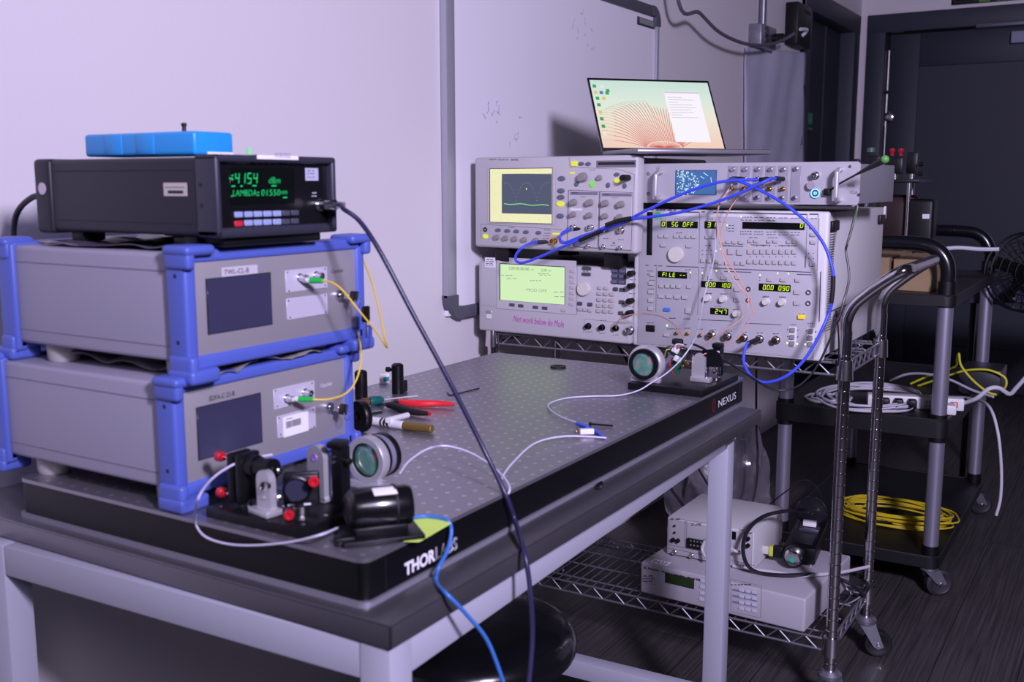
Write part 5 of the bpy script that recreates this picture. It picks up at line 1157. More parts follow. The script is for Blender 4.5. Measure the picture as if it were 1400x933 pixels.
# fibre coupler
a = at(789, 579, z=.783); c = at(803, 584, z=.783); d = at(812, 588, z=.783); e = at(827, 599, z=.783)
t = thing('fibre_coupler', 'two blue fibre connectors joined in a white sleeve on the breadboard', 'fibre connector', a); M_cb = mat('blue_boot', (50, 90, 215), .4)
MB().tube([Vector((0, 0, 0)), c-a], .0028, 10, smooth=False).build('blue_boot', M_cb, t); MB().tube([d-a, e-a], .003, 10, smooth=False, rr=lambda u: .0038-.0018*u).build('blue_boot', M_cb, t)
q = at(803, 590, z=.787)-a; MB().box(-.012, .010, -.005, .005, -.004, .004, .001, M=Matrix.Translation(q) @ Matrix.Rotation(-.9, 4, 'Z')).build('white_sleeve', M_white, t)
q = at(788, 590, z=.785)-a; MB().sph(q, .0028).build('brass_tip', M_gold, t)

# ------------------------------------------------------------------ cables near
tag(MB().tube([BNC, BNC+Vector((.006, -.02, 0)), at(470, 286, y=.87), at(492, 303, y=.85), at(520, 345, y=.82), at(565, 430, y=.78), at(612, 517, y=.74), at(660, 612, y=.70), at(692, 678, y=.662), at(704, 712, y=.655), at(716, 752, y=.612), at(724, 800, y=.598), at(728, 870, y=.59), at(722, 945, y=.585)], .0031, 10).build('coaxial_cable', mat('navy_cable', (40, 38, 72), .35)),
    'long dark cable running from the charcoal meter down across the bench edge', 'cable')
b = MB(); b.lathe([(.007, 0), (.007, .014), (.0045, .016), (.004, .026), (0, .026)], (0, 0, 0), (.25, -1, 0), 16); tt = thing('coaxial_plug', 'silver coaxial plug in the socket of the charcoal meter', 'plug', BNC); b.build('plug_body', M_silver, tt)
tag(MB().tube([at(556, 709, z=.785), at(580, 706, z=.784), at(600, 708, z=.7835), at(613, 713, y=.664), at(617, 727, y=.660), at(612, 752, y=.655), at(600, 776, y=.648), at(596, 792, z=.7292), at(600, 802, z=.7295), at(612, 814, y=.612), at(640, 843, y=.600), at(668, 880, y=.59), at(692, 945, y=.58)], .0024, 10).build('blue_lead', mat('steel_blue_jacket', (58, 112, 190), .4)),
    'medium blue lead draped over the white bench lettering and hanging down', 'cable')
W1 = mat('white_fibre', (205, 200, 222), .4)
tag(MB().tube([at(372, 622, y=.868), at(345, 627, y=.875), at(318, 636, y=.885), at(290, 655, y=.88), at(271, 682, y=.85), at(267, 712, x=.80), at(279, 733, x=.797), at(310, 744, x=.797), at(350, 746, x=.798), at(400, 741, x=.80), at(440, 731, x=.806), at(462, 722, z=.788)], .0014, 8).build('white_fibre', W1),
    'white fibre loop hanging over the near edge of the breadboard', 'fibre')
tag(MB().tube([at(547, 647, z=.80), at(560, 630, z=.806), at(585, 614, z=.81), at(610, 610, z=.81), at(640, 618, z=.804), at(668, 634, z=.796), at(688, 652, z=.79), at(697, 668, z=.785), at(692, 677, y=.6655), at(686, 670, z=.7825), at(686, 655, z=.784), at(700, 634, z=.787), at(730, 607, z=.79), at(765, 597.5, z=.788), at(800, 597, z=.785), at(829, 599, z=.783)], .0014, 8).build('white_fibre', W1),
    'white fibre arching from the near ring lens to the blue connectors', 'fibre')
tag(MB().tube([at(788, 578, z=.784), at(765, 569, z=.784), at(750, 558, z=.784), at(753, 551, z=.783), at(775, 544.5, z=.783), at(810, 542, z=.783), at(845, 541, z=.784), at(872, 534.5, z=.788), at(890, 524, x=1.755), at(912, 510, x=1.79), at(930, 493, x=1.80), at(946, 471, x=1.83), at(954, 452, x=1.95), at(960, 420, x=2.10), at(964, 400, x=2.12), at(975, 360, x=2.13), at(979, 325, x=2.13), at(980, 300, x=2.12), at(984, 280, x=2.12), at(997, 258, x=2.135), at(1001, 252, x=2.145)], .0013, 8).build('white_fibre', W1),
    'thin white fibre running from the blue connectors up to the rack box', 'fibre')
# salmon coaxial leads
def L3(ps, z): return [at(z[0]+a*z[2], z[1]+c*z[2], x=x) for a, c, x in ps]
tag(MB().tube(L3([(553, 226, 2.14), (520, 250, 2.12), (482, 300, 2.115), (468, 400, 2.12), (488, 530, 2.12), (520, 640, 2.12), (580, 740, 2.12), (630, 800, 2.12), (656, 860, 2.11), (650, 910, 2.09)], Z3)+L3([(700, 520, 2.02), (600, 575, 1.95), (470, 632, 1.88)], Z5), .0013, 8).build('salmon_lead', M_cables), 'salmon lead curving from the rack box to the far optics, outer one of two', 'cable')
tag(MB().tube(L3([(616, 226, 2.14), (590, 260, 2.12), (545, 320, 2.115), (505, 400, 2.12), (486, 480, 2.12), (500, 560, 2.12), (545, 640, 2.12), (590, 710, 2.12), (628, 790, 2.12), (632, 850, 2.11), (590, 925, 2.10)], Z3)+L3([(600, 480, 2.04), (520, 535, 1.96), (450, 577, 1.88)], Z5), .0013, 8).build('salmon_lead', M_cables), 'salmon lead curving from the rack box to the far optics, inner one of two', 'cable')
tag(MB().tube(L3([(1090, 640, 2.145), (1095, 600, 2.13), (1140, 560, 2.12), (1210, 540, 2.11), (1300, 534, 2.10)], Zg)+L3([(100, 370, 2.06), (200, 385, 2.02), (290, 440, 1.95), (355, 530, 1.87)], Z5), .0013, 8).build('salmon_lead', M_cables), 'salmon lead arching from the signal generator to the circuit board', 'cable')
# thick blue coaxial cables
def bluecable(pts, label, sleeves):
    t = thing('blue_coaxial_cable', label, 'cable', pts[0]); o = pts[0]
    MB().tube([p-o for p in pts], .0032, 12).build('jacket', M_cableb, t)
    for pp, r in sleeves: MB().tube([p-o for p in pp], r, 12).build('black_sleeve', M_rubber, t)
    return t
xa = 2.085
bluecable(L3([(512, 760, 2.13), (470, 765, 2.11), (400, 800, 2.09), (355, 850, 2.085), (352, 895, 2.085), (385, 913, 2.085), (440, 903, 2.085), (560, 855, xa), (800, 748, xa), (1000, 655, xa), (1190, 592, xa)], Zs)+L3([(60, 383, xa), (250, 356, xa), (430, 308, xa), (600, 245, xa), (690, 203, xa), (745, 176, 2.095), (780, 171, 2.11)], Z3),
    'thick blue cable looping from the oscilloscope trigger socket across to the rack box', [(L3([(510, 760, 2.13), (595, 758, 2.145)], Zs), .0045), (L3([(780, 171, 2.11), (818, 174, 2.135)], Z3), .0045), (L3([(1015, 636, xa-.004), (1110, 603, xa-.004), (1200, 586, xa-.004)], Zs), .0052)])
bluecable(L3([(772, 664, 2.13), (715, 680, 2.11), (676, 720, 2.095), (690, 765, xa+.014), (750, 752, xa+.014), (850, 712, xa+.012), (1000, 668, xa+.010), (1190, 600, xa+.008)], Zs)+L3([(30, 373, xa+.004), (180, 300, xa), (330, 235, xa), (450, 198, xa), (560, 181, xa+.008), (690, 179, 2.105)], Z3),
    'thick blue cable from the oscilloscope module socket to the middle of the rack box', [(L3([(775, 664, 2.13), (850, 662, 2.135)], Zs), .0045), (L3([(695, 178, 2.107), (738, 173, 2.13)], Z3), .0045), (L3([(820, 748, xa), (900, 712, xa), (985, 676, xa)], Zs), .005)])
bluecable(L3([(548, 172, 2.13), (580, 184, 2.10), (640, 208, 2.09), (750, 262, 2.085), (850, 325, 2.085), (960, 420, 2.09), (1040, 530, 2.10), (1078, 640, 2.10), (1086, 700, 2.10), (1080, 820, 2.10), (1062, 890, 2.10)], Z3)+L3([(1240, 450, 2.09), (1180, 570, 2.08), (1100, 685, 2.07), (1000, 770, 2.06), (880, 808, 2.06), (790, 780, 2.06), (738, 700, 2.07), (733, 630, 2.08), (748, 570, 2.09), (764, 556, 2.095)], Z5),
    'thick blue cable sweeping in a big arc down the right side of the pattern generator', [(L3([(760, 558, 2.095), (828, 530, 2.13)], Z5), .0048), (L3([(1086, 690, 2.10), (1084, 760, 2.10), (1075, 835, 2.10)], Z3), .0046), (L3([(548, 172, 2.13), (600, 173, 2.125)], Z3), .0045)])
# black leads beside the pattern generator
tag(MB().tube(L3([(1208, 318, 2.17), (1200, 370, 2.17), (1180, 450, 2.165), (1160, 520, 2.16), (1153, 560, 2.16), (1166, 640, 2.155), (1168, 720, 2.15), (1140, 830, 2.14), (1112, 930, 2.12)], Z3)+L3([(1330, 400, 2.12), (1270, 560, 2.11), (1190, 720, 2.10), (1090, 825, 2.09), (980, 858, 2.08), (880, 835, 2.06), (760, 760, 2.03), (640, 685, 2.0), (540, 635, 1.95), (470, 590, 1.88), (400, 560, 1.85)], Z5), .0024, 8).build('black_lead', M_cablek),
    'dark lead dropping beside the pattern generator and sagging under the blue cable arc', 'cable')
tag(MB().tube(L3([(1216, 318, 2.172), (1205, 370, 2.172), (1183, 455, 2.166), (1163, 520, 2.160)], Z3), .0014, 6).build('green_yellow_wire', mat('green_yellow', (150, 190, 80), .5)), 'thin green-yellow wire hanging from the underside of the rack box', 'wire')
tag(MB().tube([at(1143, 425, x=2.14), at(1146, 450, x=2.15), at(1147, 480, x=2.17), at(1146, 500, x=2.185)], .0018, 6).build('black_lead', M_cablek), 'short black lead running down just in front of the front right rack post', 'cable')
tag(MB().tube([at(836, 452, x=2.54), at(840, 462, x=2.5), at(848, 478, x=2.45), at(858, 495, x=2.42), at(866, 520, x=2.4), at(880, 580, x=2.4), at(900, 640, x=2.4), at(940, 700, x=2.44)], .004, 8).build('black_lead', M_cablek), 'black lead hanging behind the table below the top shelf', 'cable')
# ------------------------------------------------------------------ lower shelf of the rack
ZL = .1775
Z6 = (860, 640, .257143)
t = thing('motion_controller', 'flat grey motion controller with green display on the bottom shelf', 'motion controller', (2.215, .985, ZL), RZ-.057)
w, h, d = .407, .082, .33
M_mc = mat('controller_grey', (176, 172, 180), .5, bump=.04, bscale=300)
MB().box(0, w, 0, d, .0035, h, .005, 3).build('case', M_mc, t)
for x in (.05, w-.05):
    for y in (.04, d-.05): MB().cyl((x, y, 0), (x, y, .006), .012).build('foot', M_rubber, t)
P = Panel(t, 0, Z6)
P.quad([(193, 560), (348, 590), (345, 645), (190, 610)], 'display_frame', M_inkd, None, .0008); P.quad([(203, 567), (343, 594), (341, 638), (201, 606)], 'display', mat('olive_lcd', (42, 58, 30), .2), -.0009, .0004)
text('Newport - Motion Controller - Model ESP300', 'lettering', M_inkd, t, (.020, -.0008, .0660), .0066, .150, bold=.035); text('X', 'lettering', M_inkd, t, (.007, -.0008, .0658), .0072, .010, bold=.05)
bars(P, [(72, 575, 138, 588), (138, 588, 138, 622), (138, 622, 72, 606), (72, 606, 72, 575), (540, 590, 705, 628), (705, 628, 700, 798), (700, 798, 545, 765), (545, 765, 540, 590)], M_ink, 'panel_line', 1.5)
marks(P, [(104, 575), (104, 590), (104, 603), (625, 620), (570, 622)], 55, 5)
btn(P, [(397, 602), (395, 635), (393, 668), (391, 700)], 34, 17, M_kb if False else mat('pale_key', (196, 194, 210), .45), .002)
for j, y in enumerate((650, 683, 716, 748)): btn(P, [(598+34*i, y+6*i) for i in range(3)], 27, 16, mat('pale_key', (196, 194, 210)), .002)
b = MB(); [b.ribbon([(P.hit((550, y)).x, P.hit((550, y)).z), (P.hit((680, y+26)).x, P.hit((680, y+26)).z)], .0052, -.0003) for y in (648, 680, 712)]; b.build('key_band', mat('band_blue_grey', (120, 122, 150), .5), t, recalc=False)
MB().box(.02, .065, .008, .034, h, h+.0006).build('top_label', M_paper, t); text('2435', 'lettering', mat('blue_ink', (50, 50, 120), .6), t, (.024, .012, h+.0008), .016, .036, rot=(0, 0, 0))
t = thing('temperature_driver', 'cream instrument box with sloping lid on top of the motion controller', 'instrument', (2.292, .952, ZL+h+.0015), RZ)
w, h2, d = .2192, .094, .232
MB().box(0, w, .004, d, .0, h2, .003, 2).build('case', M_ppg, t); MB().box(.003, w-.003, -.001, .006, .003, h2-.005, .001).build('front_panel', mat('panel_pale', (170, 168, 172), .5), t)
P = Panel(t, -.001, Z6)
bars(P, [(212, 262, 300, 276), (300, 276, 297, 425), (212, 262, 210, 408), (210, 408, 297, 425), (308, 278, 420, 295), (308, 278, 305, 428), (590, 318, 588, 470), (205, 425, 670, 520)], M_ink, 'panel_line', 1.6); marks(P, [(250, 272), (360, 298), (360, 306), (625, 330), (640, 345)], 60, 4)
knob(P, [(243, 308), (243, 344)], 6, M_inkd, 'cap', 'toggle'); knob(P, [(236, 382), (262, 386)], 11, M_blackp, 'cap', 'switch_knob'); P.quad([(313, 370), (392, 384), (390, 435), (312, 420)], 'terminal_block', M_blackp, None, .008)
Pq = Panel(t, -.009, Z6); knob(Pq, [(328+i*18, 388+i*3+j*22) for i in range(4) for j in range(2)], 5, M_silver, 'plain', 'terminal_screw', .001)
knob(P, [(244, 447), (335, 465)], 13, M_silver, 'bnc', 'coaxial_socket'); P.quad([(548, 338), (570, 342), (568, 385), (547, 380)], 'display', M_glassd, None, .0008); knob(P, [(634, 376), (634, 412)], 11, M_blackp, 'cap', 'black_knob'); knob(P, [(612, 512)], 12, M_silver, 'bnc', 'coaxial_socket')
for i in range(3): MB().box(w-.0005, w+.001, d-.03-i*.012, d-.024-i*.012, h2-.02, h2-.006).build('lid_screw', M_silver, t)
# motorised stage lying on the controller
ts = thing('motorised_stage', 'black motorised translation stage with round silver motor end lying on the controller', 'translation stage', (0, 0, 0))
zt_ = ZL+.082
F1 = at(1085, 777, z=zt_+.034); q1 = at(1110, 764, z=zt_+.03)
dirv = Vector((.93, .12, 0)).normalized(); o_ = at(1088, 757, z=zt_+.03); ts.location = (o_.x, o_.y, zt_); yaw = math.atan2(dirv.y, dirv.x)-PI/2; ts.rotation_euler = (0, 0, yaw)
MB().box(-.030, .045, .0, .23, .006, .046, .003).build('stage_body', M_black, ts)
MB().box(-.018, .033, .03, .12, .046, .0475, .001).build('cover_strip', mat('bellows_black', (34, 32, 44), .6), ts)
for x in (-.02, .034):
    for y in (.01, .21): b = MB(); b.cyl((x, y, .0), (x, y, .008), .005); b.build('levelling_foot', M_silver, ts)
MB().box(-.012, .036, .115, .150, .046, .056, .003).build('carriage', mat('carriage_grey', (88, 86, 104), .35, .6), ts)
b = MB(); b.lathe([(.008, 0), (.034, 0), (.037, .003), (.037, .012), (.034, .015), (.030, .020), (.030, .034), (.008, .034), (.008, 0)], (.012, .142, .092), (0, 1, 0), 48); b.build('lens_ring', mat('gloss_ring', (24, 24, 30), .2, coat=.5), ts)
b = MB(); b.lathe([(.0372, .006), (.0376, .0065), (.0372, .009)], (.012, .142, .092), (0, 1, 0), 48); b.build('chrome_band', M_silver, ts)
MB().box(-.004, .028, .128, .136, .058, .074, .001).build('ring_label', M_paper, ts); MB().box(-.008, .032, .136, .165, .055, .066, .002).build('ring_clamp', M_black, ts)
b = MB(); b.lathe([(0, 0), (.0155, 0), (.0165, .002), (.0165, .014), (.022, .018), (.024, .030), (.018, .052), (0, .052)], (0, -.052, .032), (0, 1, 0), 32); b.build('motor', M_silver, ts)
b = MB(); b.lathe([(.0225, .017), (.0255, .019), (.026, .030), (.024, .032)], (0, -.052, .032), (0, 1, 0), 32); b.build('motor_wrap', mat('wrap_black', (26, 28, 38), .4), ts)
b = MB(); b.lathe([(0, 0), (.0068, 0), (.0068, .001)], (0, -.0535, .032), (0, 1, 0), 20); b.build('green_dot', mat('green_dot', (40, 170, 130), .6), ts)
MB().box(-.052, -.028, -.012, .004, .016, .044, .002).build('connector_shell', M_blackp, ts); MB().box(-.062, -.052, -.012, .004, .018, .042, .001).build('yellow_band', mat('yellow_green', (190, 200, 70), .5), ts)
MB().box(-.096, -.062, -.010, .002, .020, .040, .003).build('plug_shell', mat('plug_ivory', (196, 192, 190), .5), ts)
Ms = world_matrix(ts); pl = Ms @ Vector((-.096, -.004, .030))
M_ivc = mat('ivory_cable', (196, 192, 196), .5)
tag(MB().tube([pl, at(1010, 755, x=2.27), at(990, 745, x=2.27), at(970, 738, x=2.275), at(964, 740, x=2.28), at(960, 752, x=2.278), at(966, 765, x=2.26)], .0036, 8).build('ivory_cable', M_ivc), 'ivory cable looping from the stage plug behind the bench leg', 'cable')
tag(MB().tube([at(1002, 774, z=zt_+.0055), at(1030, 779, z=zt_+.0055), at(1060, 783, z=zt_+.0055), at(1090, 788, z=zt_+.0055), at(1120, 786, z=zt_+.008), at(1150, 783, x=2.40), at(1188, 775, x=2.50)], .004, 8).build('ivory_cable', M_ivc), 'ivory cable running under the silver motor and out to the right', 'cable')
tag(MB().tube([at(1130, 705, x=2.46), at(1105, 698, x=2.42), at(1075, 699, x=2.36), at(1045, 706, x=2.31), at(1025, 722, x=2.265), at(1016, 745, x=2.25), at(1020, 770, x=2.25), at(1036, 783, z=zt_+.007), at(1070, 787, z=zt_+.007), at(1110, 786, z=zt_+.008), at(1140, 790, x=2.42), at(1165, 800, x=2.45), at(1182, 815, x=2.47)], .0046, 8).build('black_cable', M_cablek), 'black cable looped round the ring-topped stage on the lower shelf', 'cable')
tag(MB().tube([at(1150, 778, x=2.57), at(1180, 792, x=2.56), at(1182, 810, x=2.52), at(1160, 817, x=2.50), at(1140, 818, x=2.46), at(1135, 826, x=2.44), at(1160, 826, x=2.46), at(1186, 806, x=2.50), at(1178, 786, x=2.57)], .005, 8).build('black_cable', M_cablek), 'black cable coiled at the right corner of the lower shelf', 'cable')
tag(MB().tube([at(1052, 690, x=2.62), at(1075, 672, x=2.62), at(1100, 657, x=2.63), at(1118, 668, x=2.64), at(1125, 690, x=2.6)], .002, 6).build('thin_wire', M_cablek), 'thin black wire arching above the stage ring', 'wire')
# clear plastic bag behind
def bag():
    cxy = Vector((2.86, 1.02)); b = MB(); n, k = 40, 30; rows = []
    for j in range(k+1):
        v = j/k; rw = .15*(1-.55*max(0, v-.55)/.45)**.8 if v < 1 else .02; rw = max(rw*(1 if v < .93 else (1-v)/.07), .01)
        row = []
        for i in range(n):
            a = 2*PI*i/n; rr = rw*(1+.10*math.sin(a*5+v*9)+.06*math.sin(a*11-v*17))
            row.append(b.bm.verts.new((cxy.x+rr*math.cos(a)*.8, cxy.y+rr*math.sin(a), .004+.50*v+.008*math.sin(a*7+v*12))))
        rows.append(row)
    for r0, r1 in zip(rows, rows[1:]):
        for i in range(n): b.bm.faces.new((r0[i], r0[(i+1) % n], r1[(i+1) % n], r1[i]))
    b.bm.faces.new(rows[-1]); b.bm.faces.new(rows[0][::-1]); return b
tag(bag().build('plastic_bag', mat('crinkled_film', (96, 92, 100), .22, spec=1, coat=.8, bump=1.0, bscale=25)), 'crinkled translucent plastic bag standing on the floor behind the bench leg', 'plastic bag')
tag(MB().tube([at(1034, 490, x=2.6), at(1034, 585, x=2.7), at(1036, 620, x=2.68), at(1034, 660, x=2.66), at(1028, 690, x=2.64)], .003, 6).build('black_lead', M_cablek), 'black lead hanging in front of the plastic bag', 'cable')
tag(MB().tube([at(930, 500, x=2.6), at(940, 600, x=2.66), at(952, 635, x=2.66), at(966, 660, x=2.64), at(990, 700, x=2.62)], .003, 6).build('black_lead', M_cablek), 'black lead slanting down left of the bench leg towards the cream box', 'cable')

# ------------------------------------------------------------------ second cart
t = thing('utility_cart', 'black plastic utility cart with silver poles to the right of the rack', 'utility cart', (3.03, .455, 0), 0)
CL, CW = .86, .43
M_cart = mat('black_cart_plastic', (15, 15, 18), .5, bump=.1, bscale=90); M_pole = mat('silver_pole', (168, 166, 182), .38, .7)
for x in (0, CL):
    for y in (0, CW):
        for z0, z1 in ((.15, .452), (.53, .830)): MB().cyl((x, y, z0), (x, y, z1), .021, seg=28).build('pole', M_pole, t)
        for z0, z1 in ((.085, .15), (.452, .53), (.830, .90)): MB().cyl((x, y, z0), (x, y, z1), .024, .0235, seg=28).build('sleeve', M_blackp, t)
for z, th_ in ((.088, .032), (.466, .050), (.834, .028)):
    e = .028; rbox(MB(), -e, CL+e, -e, CW+e, z, z+th_, .03).build('tray', M_cart, t)
    b = MB(); b.tube([(-e+.004, -e+.02, z+th_), (-e+.004, CW+e-.02, z+th_), (-e+.02, CW+e-.004, z+th_), (CL+e-.02, CW+e-.004, z+th_), (CL+e-.004, CW+e-.02, z+th_), (CL+e-.004, -e+.02, z+th_), (CL+e-.02, -e+.004, z+th_), (-e+.02, -e+.004, z+th_)], .0035, 6, closed=True, smooth=False); b.build('tray_rim', M_cart, t)
for x in (0, CL):
    b = MB(); sx_ = -1 if x == 0 else 1
    b.tube([(x, 0, .89), (x, 0, .93), (x, .010, .962), (x, .035, .988), (x, .08, 1.0), (x, CW/2, 1.002), (x, CW-.08, 1.0), (x, CW-.035, .988), (x, CW-.01, .962), (x, CW, .93), (x, CW, .89)], .021, 16); b.build('handle', mat('gloss_black_handle', (18, 18, 24), .25, coat=.4), t)
for x in (0, CL):
    for y in (0, CW):
        M = Matrix.Translation((x, y, 0)) @ Matrix.Rotation(-1.0, 4, 'Z'); b = MB(); b.lathe([(0, .085), (.026, .085), (.026, .078), (0, .078)], (x, y, 0))
        for s in (-1, 1): b.prism([(-.02, .08), (.024, .08), (.046, .040), (.030, .034), (.014, .042)], .003, M @ Matrix.Translation((0, s*.018+.0015, 0)) @ Matrix.Rotation(PI/2, 4, 'X'))
        f = b.build('castor', M_galv, t); c = M @ Vector((.030, 0, .0385)); ax = M.to_3x3() @ Vector((0, 1, 0))
        b = MB(); b.lathe([(0, -.012), (.026, -.012), (.030, -.014), (.0385, -.010), (.0385, .010), (.030, .014), (.026, .012), (0, .012)], c, ax, 32); b.build('wheel', mat('cart_wheel', (44, 42, 48), .5), f)
        b = MB(); b.cyl(c-ax*.022, c+ax*.022, .005); b.build('axle_bolt', M_silver, f)
# cardboard boxes on the top tray
M_cb_ = mat('cardboard', (150, 128, 96), .8, var=.06, vscale=20)
def cardboard(x0, x1, y0, y1, z0, z1, label):
    t = thing('cardboard_box', label, 'cardboard box', (x0, y0, z0)); MB().box(0, x1-x0, 0, y1-y0, 0, z1-z0, .002, 1).build('carton', M_cb_, t)
    MB().box((x1-x0)*.48, (x1-x0)*.5, 0.001, y1-y0-.001, z1-z0-.0004, z1-z0+.0006).build('flap_seam', mat('cardboard_dark', (100, 84, 62), .8), t)
zc0 = .8625
cardboard(3.08, 3.42, .62, .86, zc0, .955, 'brown cardboard box on the cart top beside the pattern generator')
cardboard(3.09, 3.40, .505, .61, zc0, .952, 'narrow brown cardboard box on the cart top, the one nearer the silver pole')
# small optics breadboard assembly further back
to = thing('optics_rig', 'dark optical rig with red knobs standing on posts on the far side of the cart', 'optics rig', (3.72, .70, zc0), 0)
hz = at(1216, 250, x=3.75).z-zc0
a = at(1163, 250, x=3.7); c = at(1262, 250, x=3.7)
ya, yb = c.y-.70, a.y-.70
MB().box(-.10, .16, ya, yb, hz, hz+.012, .002).build('upper_plate', M_black, to); MB().box(-.12, .12, ya-.01, yb-.02, 0, .012, .002).build('lower_plate', M_black, to)
for y in (ya+.03, ya+.055, yb-.03): MB().cyl((-.09 if y < 0 else .1, y, .012), (-.09 if y < 0 else .1, y, hz), .0065, seg=14).build('support_post', M_silver, to)
k = 0
for y, hh_, wd_ in ((ya+.03, .10, .035), (ya+.09, .085, .05), (ya+.155, .09, .045), (ya+.215, .075, .03), (yb-.02, .08, .03)):
    MB().box(-.07+.03*(k % 2), -.045+.03*(k % 2), y-wd_/2, y+wd_/2, hz+.030, hz+hh_, .004).build('mount', M_black, to); MB().cyl((-.055+.03*(k % 2), y, hz+.012), (-.055+.03*(k % 2), y, hz+.032), .007).build('pedestal', M_silver, to); k += 1
for px_ in (1220, 1232):
    q = at(px_, 207, x=3.66); b = MB(); b.lathe([(0, 0), (.006, 0), (.006, .010), (.009, .014), (.009, .022), (0, .024)], (q.x-3.72, q.y-.70, q.z-zc0-.014), (0, 0, 1), 14); b.build('adjuster_knob', M_red, to)
for z_ in (.03, .06): q = ya+.005; MB().cyl((-.09, q, hz+z_), (-.09, q-.016, hz+z_), .006).build('side_knob', M_blackp, to)
q = at(1191, 208, x=3.66); MB().cyl((q.x-3.72, q.y-.70, q.z-zc0), (q.x-3.72, q.y-.70, q.z-zc0+.014), .014).build('green_ring', mat('faint_green', (80, 110, 90), .4), to)
MB().box(-.06, .02, -.05, .10, .012, hz-.04, .03).build('dark_lens_body', mat('dark_brown_body', (44, 24, 22), .4), to)
a = at(1241, 272, x=3.62); c = at(1273, 350, x=3.62)
t = thing('tower_unit', 'tall dark box with small white label behind the black cart handle', 'equipment box', (3.62, c.y, zc0), 0)
MB().box(0, .08, 0, a.y-c.y, 0, a.z-zc0, .012, 3).build('housing', M_blackp, t); q = at(1271, 293, x=3.62); MB().box(-.001, 0, q.y-c.y-.0, q.y-c.y+.022, q.z-zc0-.015, q.z-zc0, .0003, 1).build('white_label', M_paper, t)
# things on the middle tray: power strip, plugs, router box, cable coils
zm = .5165
a = at(1235, 556, z=zm+.02); c = at(1318, 560, z=zm+.02)
t = thing('power_strip', 'white power strip with orange switch on the middle tray of the cart', 'power strip', (0, 0, 0))
p0 = at(1186, 556, z=zm); p1 = at(1318, 563, z=zm); t.location = (p0.x, p0.y, zm); dv = p1-p0; t.rotation_euler = (0, 0, math.atan2(dv.y, dv.x)); LS = dv.length
MB().box(0, LS, 0, .045, 0, .036, .004).build('strip_body', M_white, t)
for k, x in enumerate((LS*.63, LS*.73)):
    for dz in (.011, .022): 
        for dx in (-.004, .004): MB().box(x+dx-.0012, x+dx+.0012, -.0006, .001, dz-.003, dz+.003).build('socket_slot', M_inkd, t)
    MB().box(x-.012, x+.012, -.0004, .001, .006, .030, .001).build('socket_face', mat('socket_face', (205, 204, 210), .5), t)
MB().box(LS*.86, LS*.93, -.003, .001, .010, .026, .001).build('switch_surround', M_inkd, t); MB().box(LS*.87, LS*.92, -.005, -.001, .011, .025, .001).build('orange_switch', mat('orange_switch', (235, 130, 100), .4, emit=.5), t)
Mp = world_matrix(t)
for i, f in enumerate((.18, .32, .46)):
    q = Mp @ Vector((LS*f, -.001, .018)); tt = thing('mains_plug', ['black plug in the left end of the white power strip', 'black plug in the middle of the three on the power strip', 'black plug nearest the bare sockets of the power strip'][i], 'plug', q, t.rotation_euler[2], 'plugs in the power strip')
    MB().box(-.012, .012, -.030, 0, -.013, .013, .004).build('plug_body', M_blackp, tt); MB().tube([(0, -.03, 0), (-.01, -.05, -.006), (-.05, -.07, -.012), (-.10, -.08, -.014)], .003, 8).build('plug_lead', M_cablek, tt)
tag(MB().box(0, .06, 0, .05, 0, .028, .004, M=Mp @ Matrix.Translation((LS*.66, -.065, .0))).build('wall_adapter', M_white), 'white adapter block in front of the power strip', 'adapter')
M_wc = mat('white_mains_cable', (200, 198, 208), .5)
e0 = Mp @ Vector((LS, .02, .02))
tag(MB().tube([e0, at(1335, 545, x=3.16), at(1352, 532, x=3.16), at(1366, 531, x=3.17), at(1380, 539, x=3.2), at(1390, 530, x=3.25), at(1412, 505, x=3.35)], .0062, 8).build('white_mains_cable', M_wc), 'thick white cable leaving the right end of the power strip', 'cable')
tag(MB().tube([at(1300, 543, x=3.4), at(1330, 546, x=3.35), at(1352, 556, x=3.2), at(1364, 590, x=3.15), at(1369, 640, x=3.15), at(1368, 680, x=3.15), at(1362, 705, x=3.15)], .0042, 8).build('white_mains_cable', M_wc), 'thin white cable hanging down off the right side of the cart', 'cable')
def coil(cx, cy, z, rx, ry, turns, r, m, name, label, cat, seed, dz=.006, yaw=0):
    random.seed(seed); pts = []; n = 14*turns
    for i in range(n):
        a = 2*PI*i/14; f = 1+.14*math.sin(i*.37)+.08*math.sin(i*.113)+random.uniform(-.05, .05); x, y = rx*f*math.cos(a), ry*f*math.sin(a)
        pts.append((cx+x*math.cos(yaw)-y*math.sin(yaw), cy+x*math.sin(yaw)+y*math.cos(yaw), z+r+dz*(i/n)*turns*.5+random.uniform(0, dz)))
    return tag(MB().tube(pts, r, 6, n=3).build(name, m), label, cat)
q = at(1205, 555, z=zm); coil(q.x+.06, q.y+.04, zm, .17, .13, 7, .0035, M_wc, 'cable_coil', 'loose coil of white cable round the power strip', 'cable coil', 4, .004)
q = at(1150, 548, z=zm); coil(3.12, .78, zm, .06, .06, 3, .0035, M_wc, 'cable_coil', 'small coil of white cable at the left of the middle tray', 'cable coil', 9, .004)
tag(MB().tube([at(1217, 521, x=3.5), at(1240, 512, x=3.5), at(1270, 512, x=3.45), at(1300, 520, x=3.4), at(1330, 534, x=3.35), at(1358, 543, x=3.3)], .004, 8).build('white_arch_cable', M_wc), 'white cable arching above the coils on the middle tray', 'cable')
a = at(1308, 537, z=zm); t = thing('network_box', 'flat black network box behind the power strip', 'network box', (3.44, .46, zm), 0)
q0 = at(1310, 520, x=3.44); q1 = at(1368, 520, x=3.44); t.location = (3.44, q1.y, zm); wd_ = q0.y-q1.y; MB().box(0, .16, 0, wd_, 0, at(1330, 505, x=3.44).z-zm, .004).build('housing', mat('dark_grey_box', (40, 40, 46), .4), t)
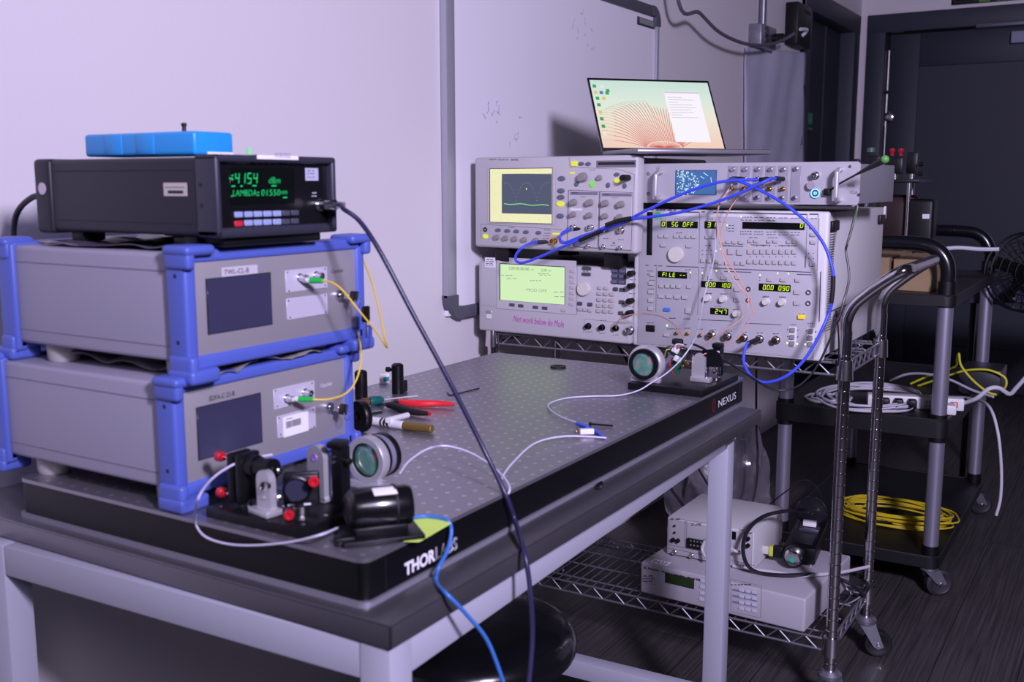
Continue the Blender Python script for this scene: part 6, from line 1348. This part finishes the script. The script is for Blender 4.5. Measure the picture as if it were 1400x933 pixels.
tag(MB().tube([at(1245, 525, x=3.5), at(1275, 512, x=3.48), at(1305, 502, x=3.45), at(1308, 492, x=3.4), at(1311, 484, x=3.38), at(1314, 500, x=3.37), at(1330, 520, x=3.36), at(1350, 536, x=3.36), at(1362, 540, x=3.37)], .0034, 8).build('yellow_patch_cable', mat('lime_yellow_jacket', (205, 205, 45), .45)), 'yellow patch cable rising in a point beside the silver pole', 'cable')
tag(MB().tube([at(1255, 528, x=3.5), at(1290, 516, x=3.46), at(1320, 507, x=3.43), at(1350, 506, x=3.42), at(1372, 515, x=3.42), at(1376, 525, x=3.42), at(1372, 534, x=3.42)], .0034, 8).build('yellow_patch_cable', mat('lime_yellow_jacket', (205, 205, 45))), 'yellow patch cable looping over the black network box', 'cable')
M_yc = mat('yellow_patch_jacket', (212, 190, 40), .45)
q = at(1226, 706, z=.13); coil(q.x, q.y, .1205, .095, .15, 13, .0026, M_yc, 'fibre_coil', 'flat coil of yellow fibre cable on the bottom tray of the cart', 'cable coil', 12, .0055, .0)
q = at(1205, 712, z=.14); tag(MB().cyl(q, q+Vector((.01, -.03, 0)), .009).build('black_coupler', M_blackp), 'small black coupler lying on the coil of yellow cable', 'coupler')
# horizontal fan at the right edge
c = at(1400, 372, x=3.88); t = thing('desk_fan', 'round black wire-guarded fan cut off by the right edge of the photo', 'fan', c, .1)
c0 = Vector((0, 0, 0)); ax = Vector((-.75, -.35, 0)).normalized(); s_ = Vector((-ax.y, ax.x, 0)); up = Vector((0, 0, 1)); R = .132
for d_, nm in ((.0, 'rear_guard'), (.045, 'front_guard')):
    b = MB()
    for f in (1, .8, .6, .4, .2): b.tube([c0+ax*(d_+(.012*(1-f) if d_ else -.01*(1-f)))+(s_*math.cos(a)+up*math.sin(a))*R*f for a in [2*PI*i/32 for i in range(32)]], .0016 if f < 1 else .004, 6, n=1, closed=True)
    for i in range(28): a = 2*PI*i/28; v = s_*math.cos(a)+up*math.sin(a); b.tube([c0+ax*(d_+(.012 if d_ else -.01))+v*R*.12, c0+ax*d_+v*R], .0012, 4, smooth=False)
    b.build(nm, M_blackp, t)
for i in range(5):
    a = 2*PI*i/5; b = MB(); b.box(.012, R*.86, -.022, .022, -.0012, .0012, M=Matrix.Translation(ax*.022) @ Matrix((ax.cross(s_), s_, ax)).transposed().to_4x4() @ Matrix.Rotation(a, 4, 'Z') @ Matrix.Rotation(.5, 4, 'X')); b.build('blade', M_blackp, t)
MB().cyl(ax*-.05, ax*.034, .024, .018, bev=.003).build('motor', M_blackp, t); MB().tube([-ax*.04, -ax*.06+Vector((0, 0, -.05)), -ax*.08+Vector((0, 0, -.10))], .010, 10).build('stem', M_blackp, t)
tl = at(1306, 387, x=3.96)
MB().box(-.03, .05, -.02, .02, -.016, .0, .004, M=Matrix.Translation(-ax*.08+Vector((0, 0, -.09)))).build('clamp', M_blackp, t)
# dark table the fan is clamped to
tb = thing('side_table', 'dark metal-edged table beyond the cart at the right edge of the photo', 'table', (3.96, tl.y-.56, 0), 0)
zt2 = tl.z
MB().box(0, .50, 0, .56, zt2-.07, zt2, .005).build('table_top', mat('dark_metal_edge', (84, 80, 104), .4, .5), tb)
for x in (.03, .44):
    for y in (.02, .49): MB().box(x, x+.02, y, y+.02, 0, zt2-.07, .002).build('leg', M_blackp, tb)
tag(MB().tube([at(1286, 341, x=3.3), at(1310, 339, x=3.3), at(1340, 341, x=3.3), at(1366, 341, x=3.3)], .006, 8).build('white_rod_cable', M_wc), 'straight white cable stretched between the cart handle and the fan', 'cable')
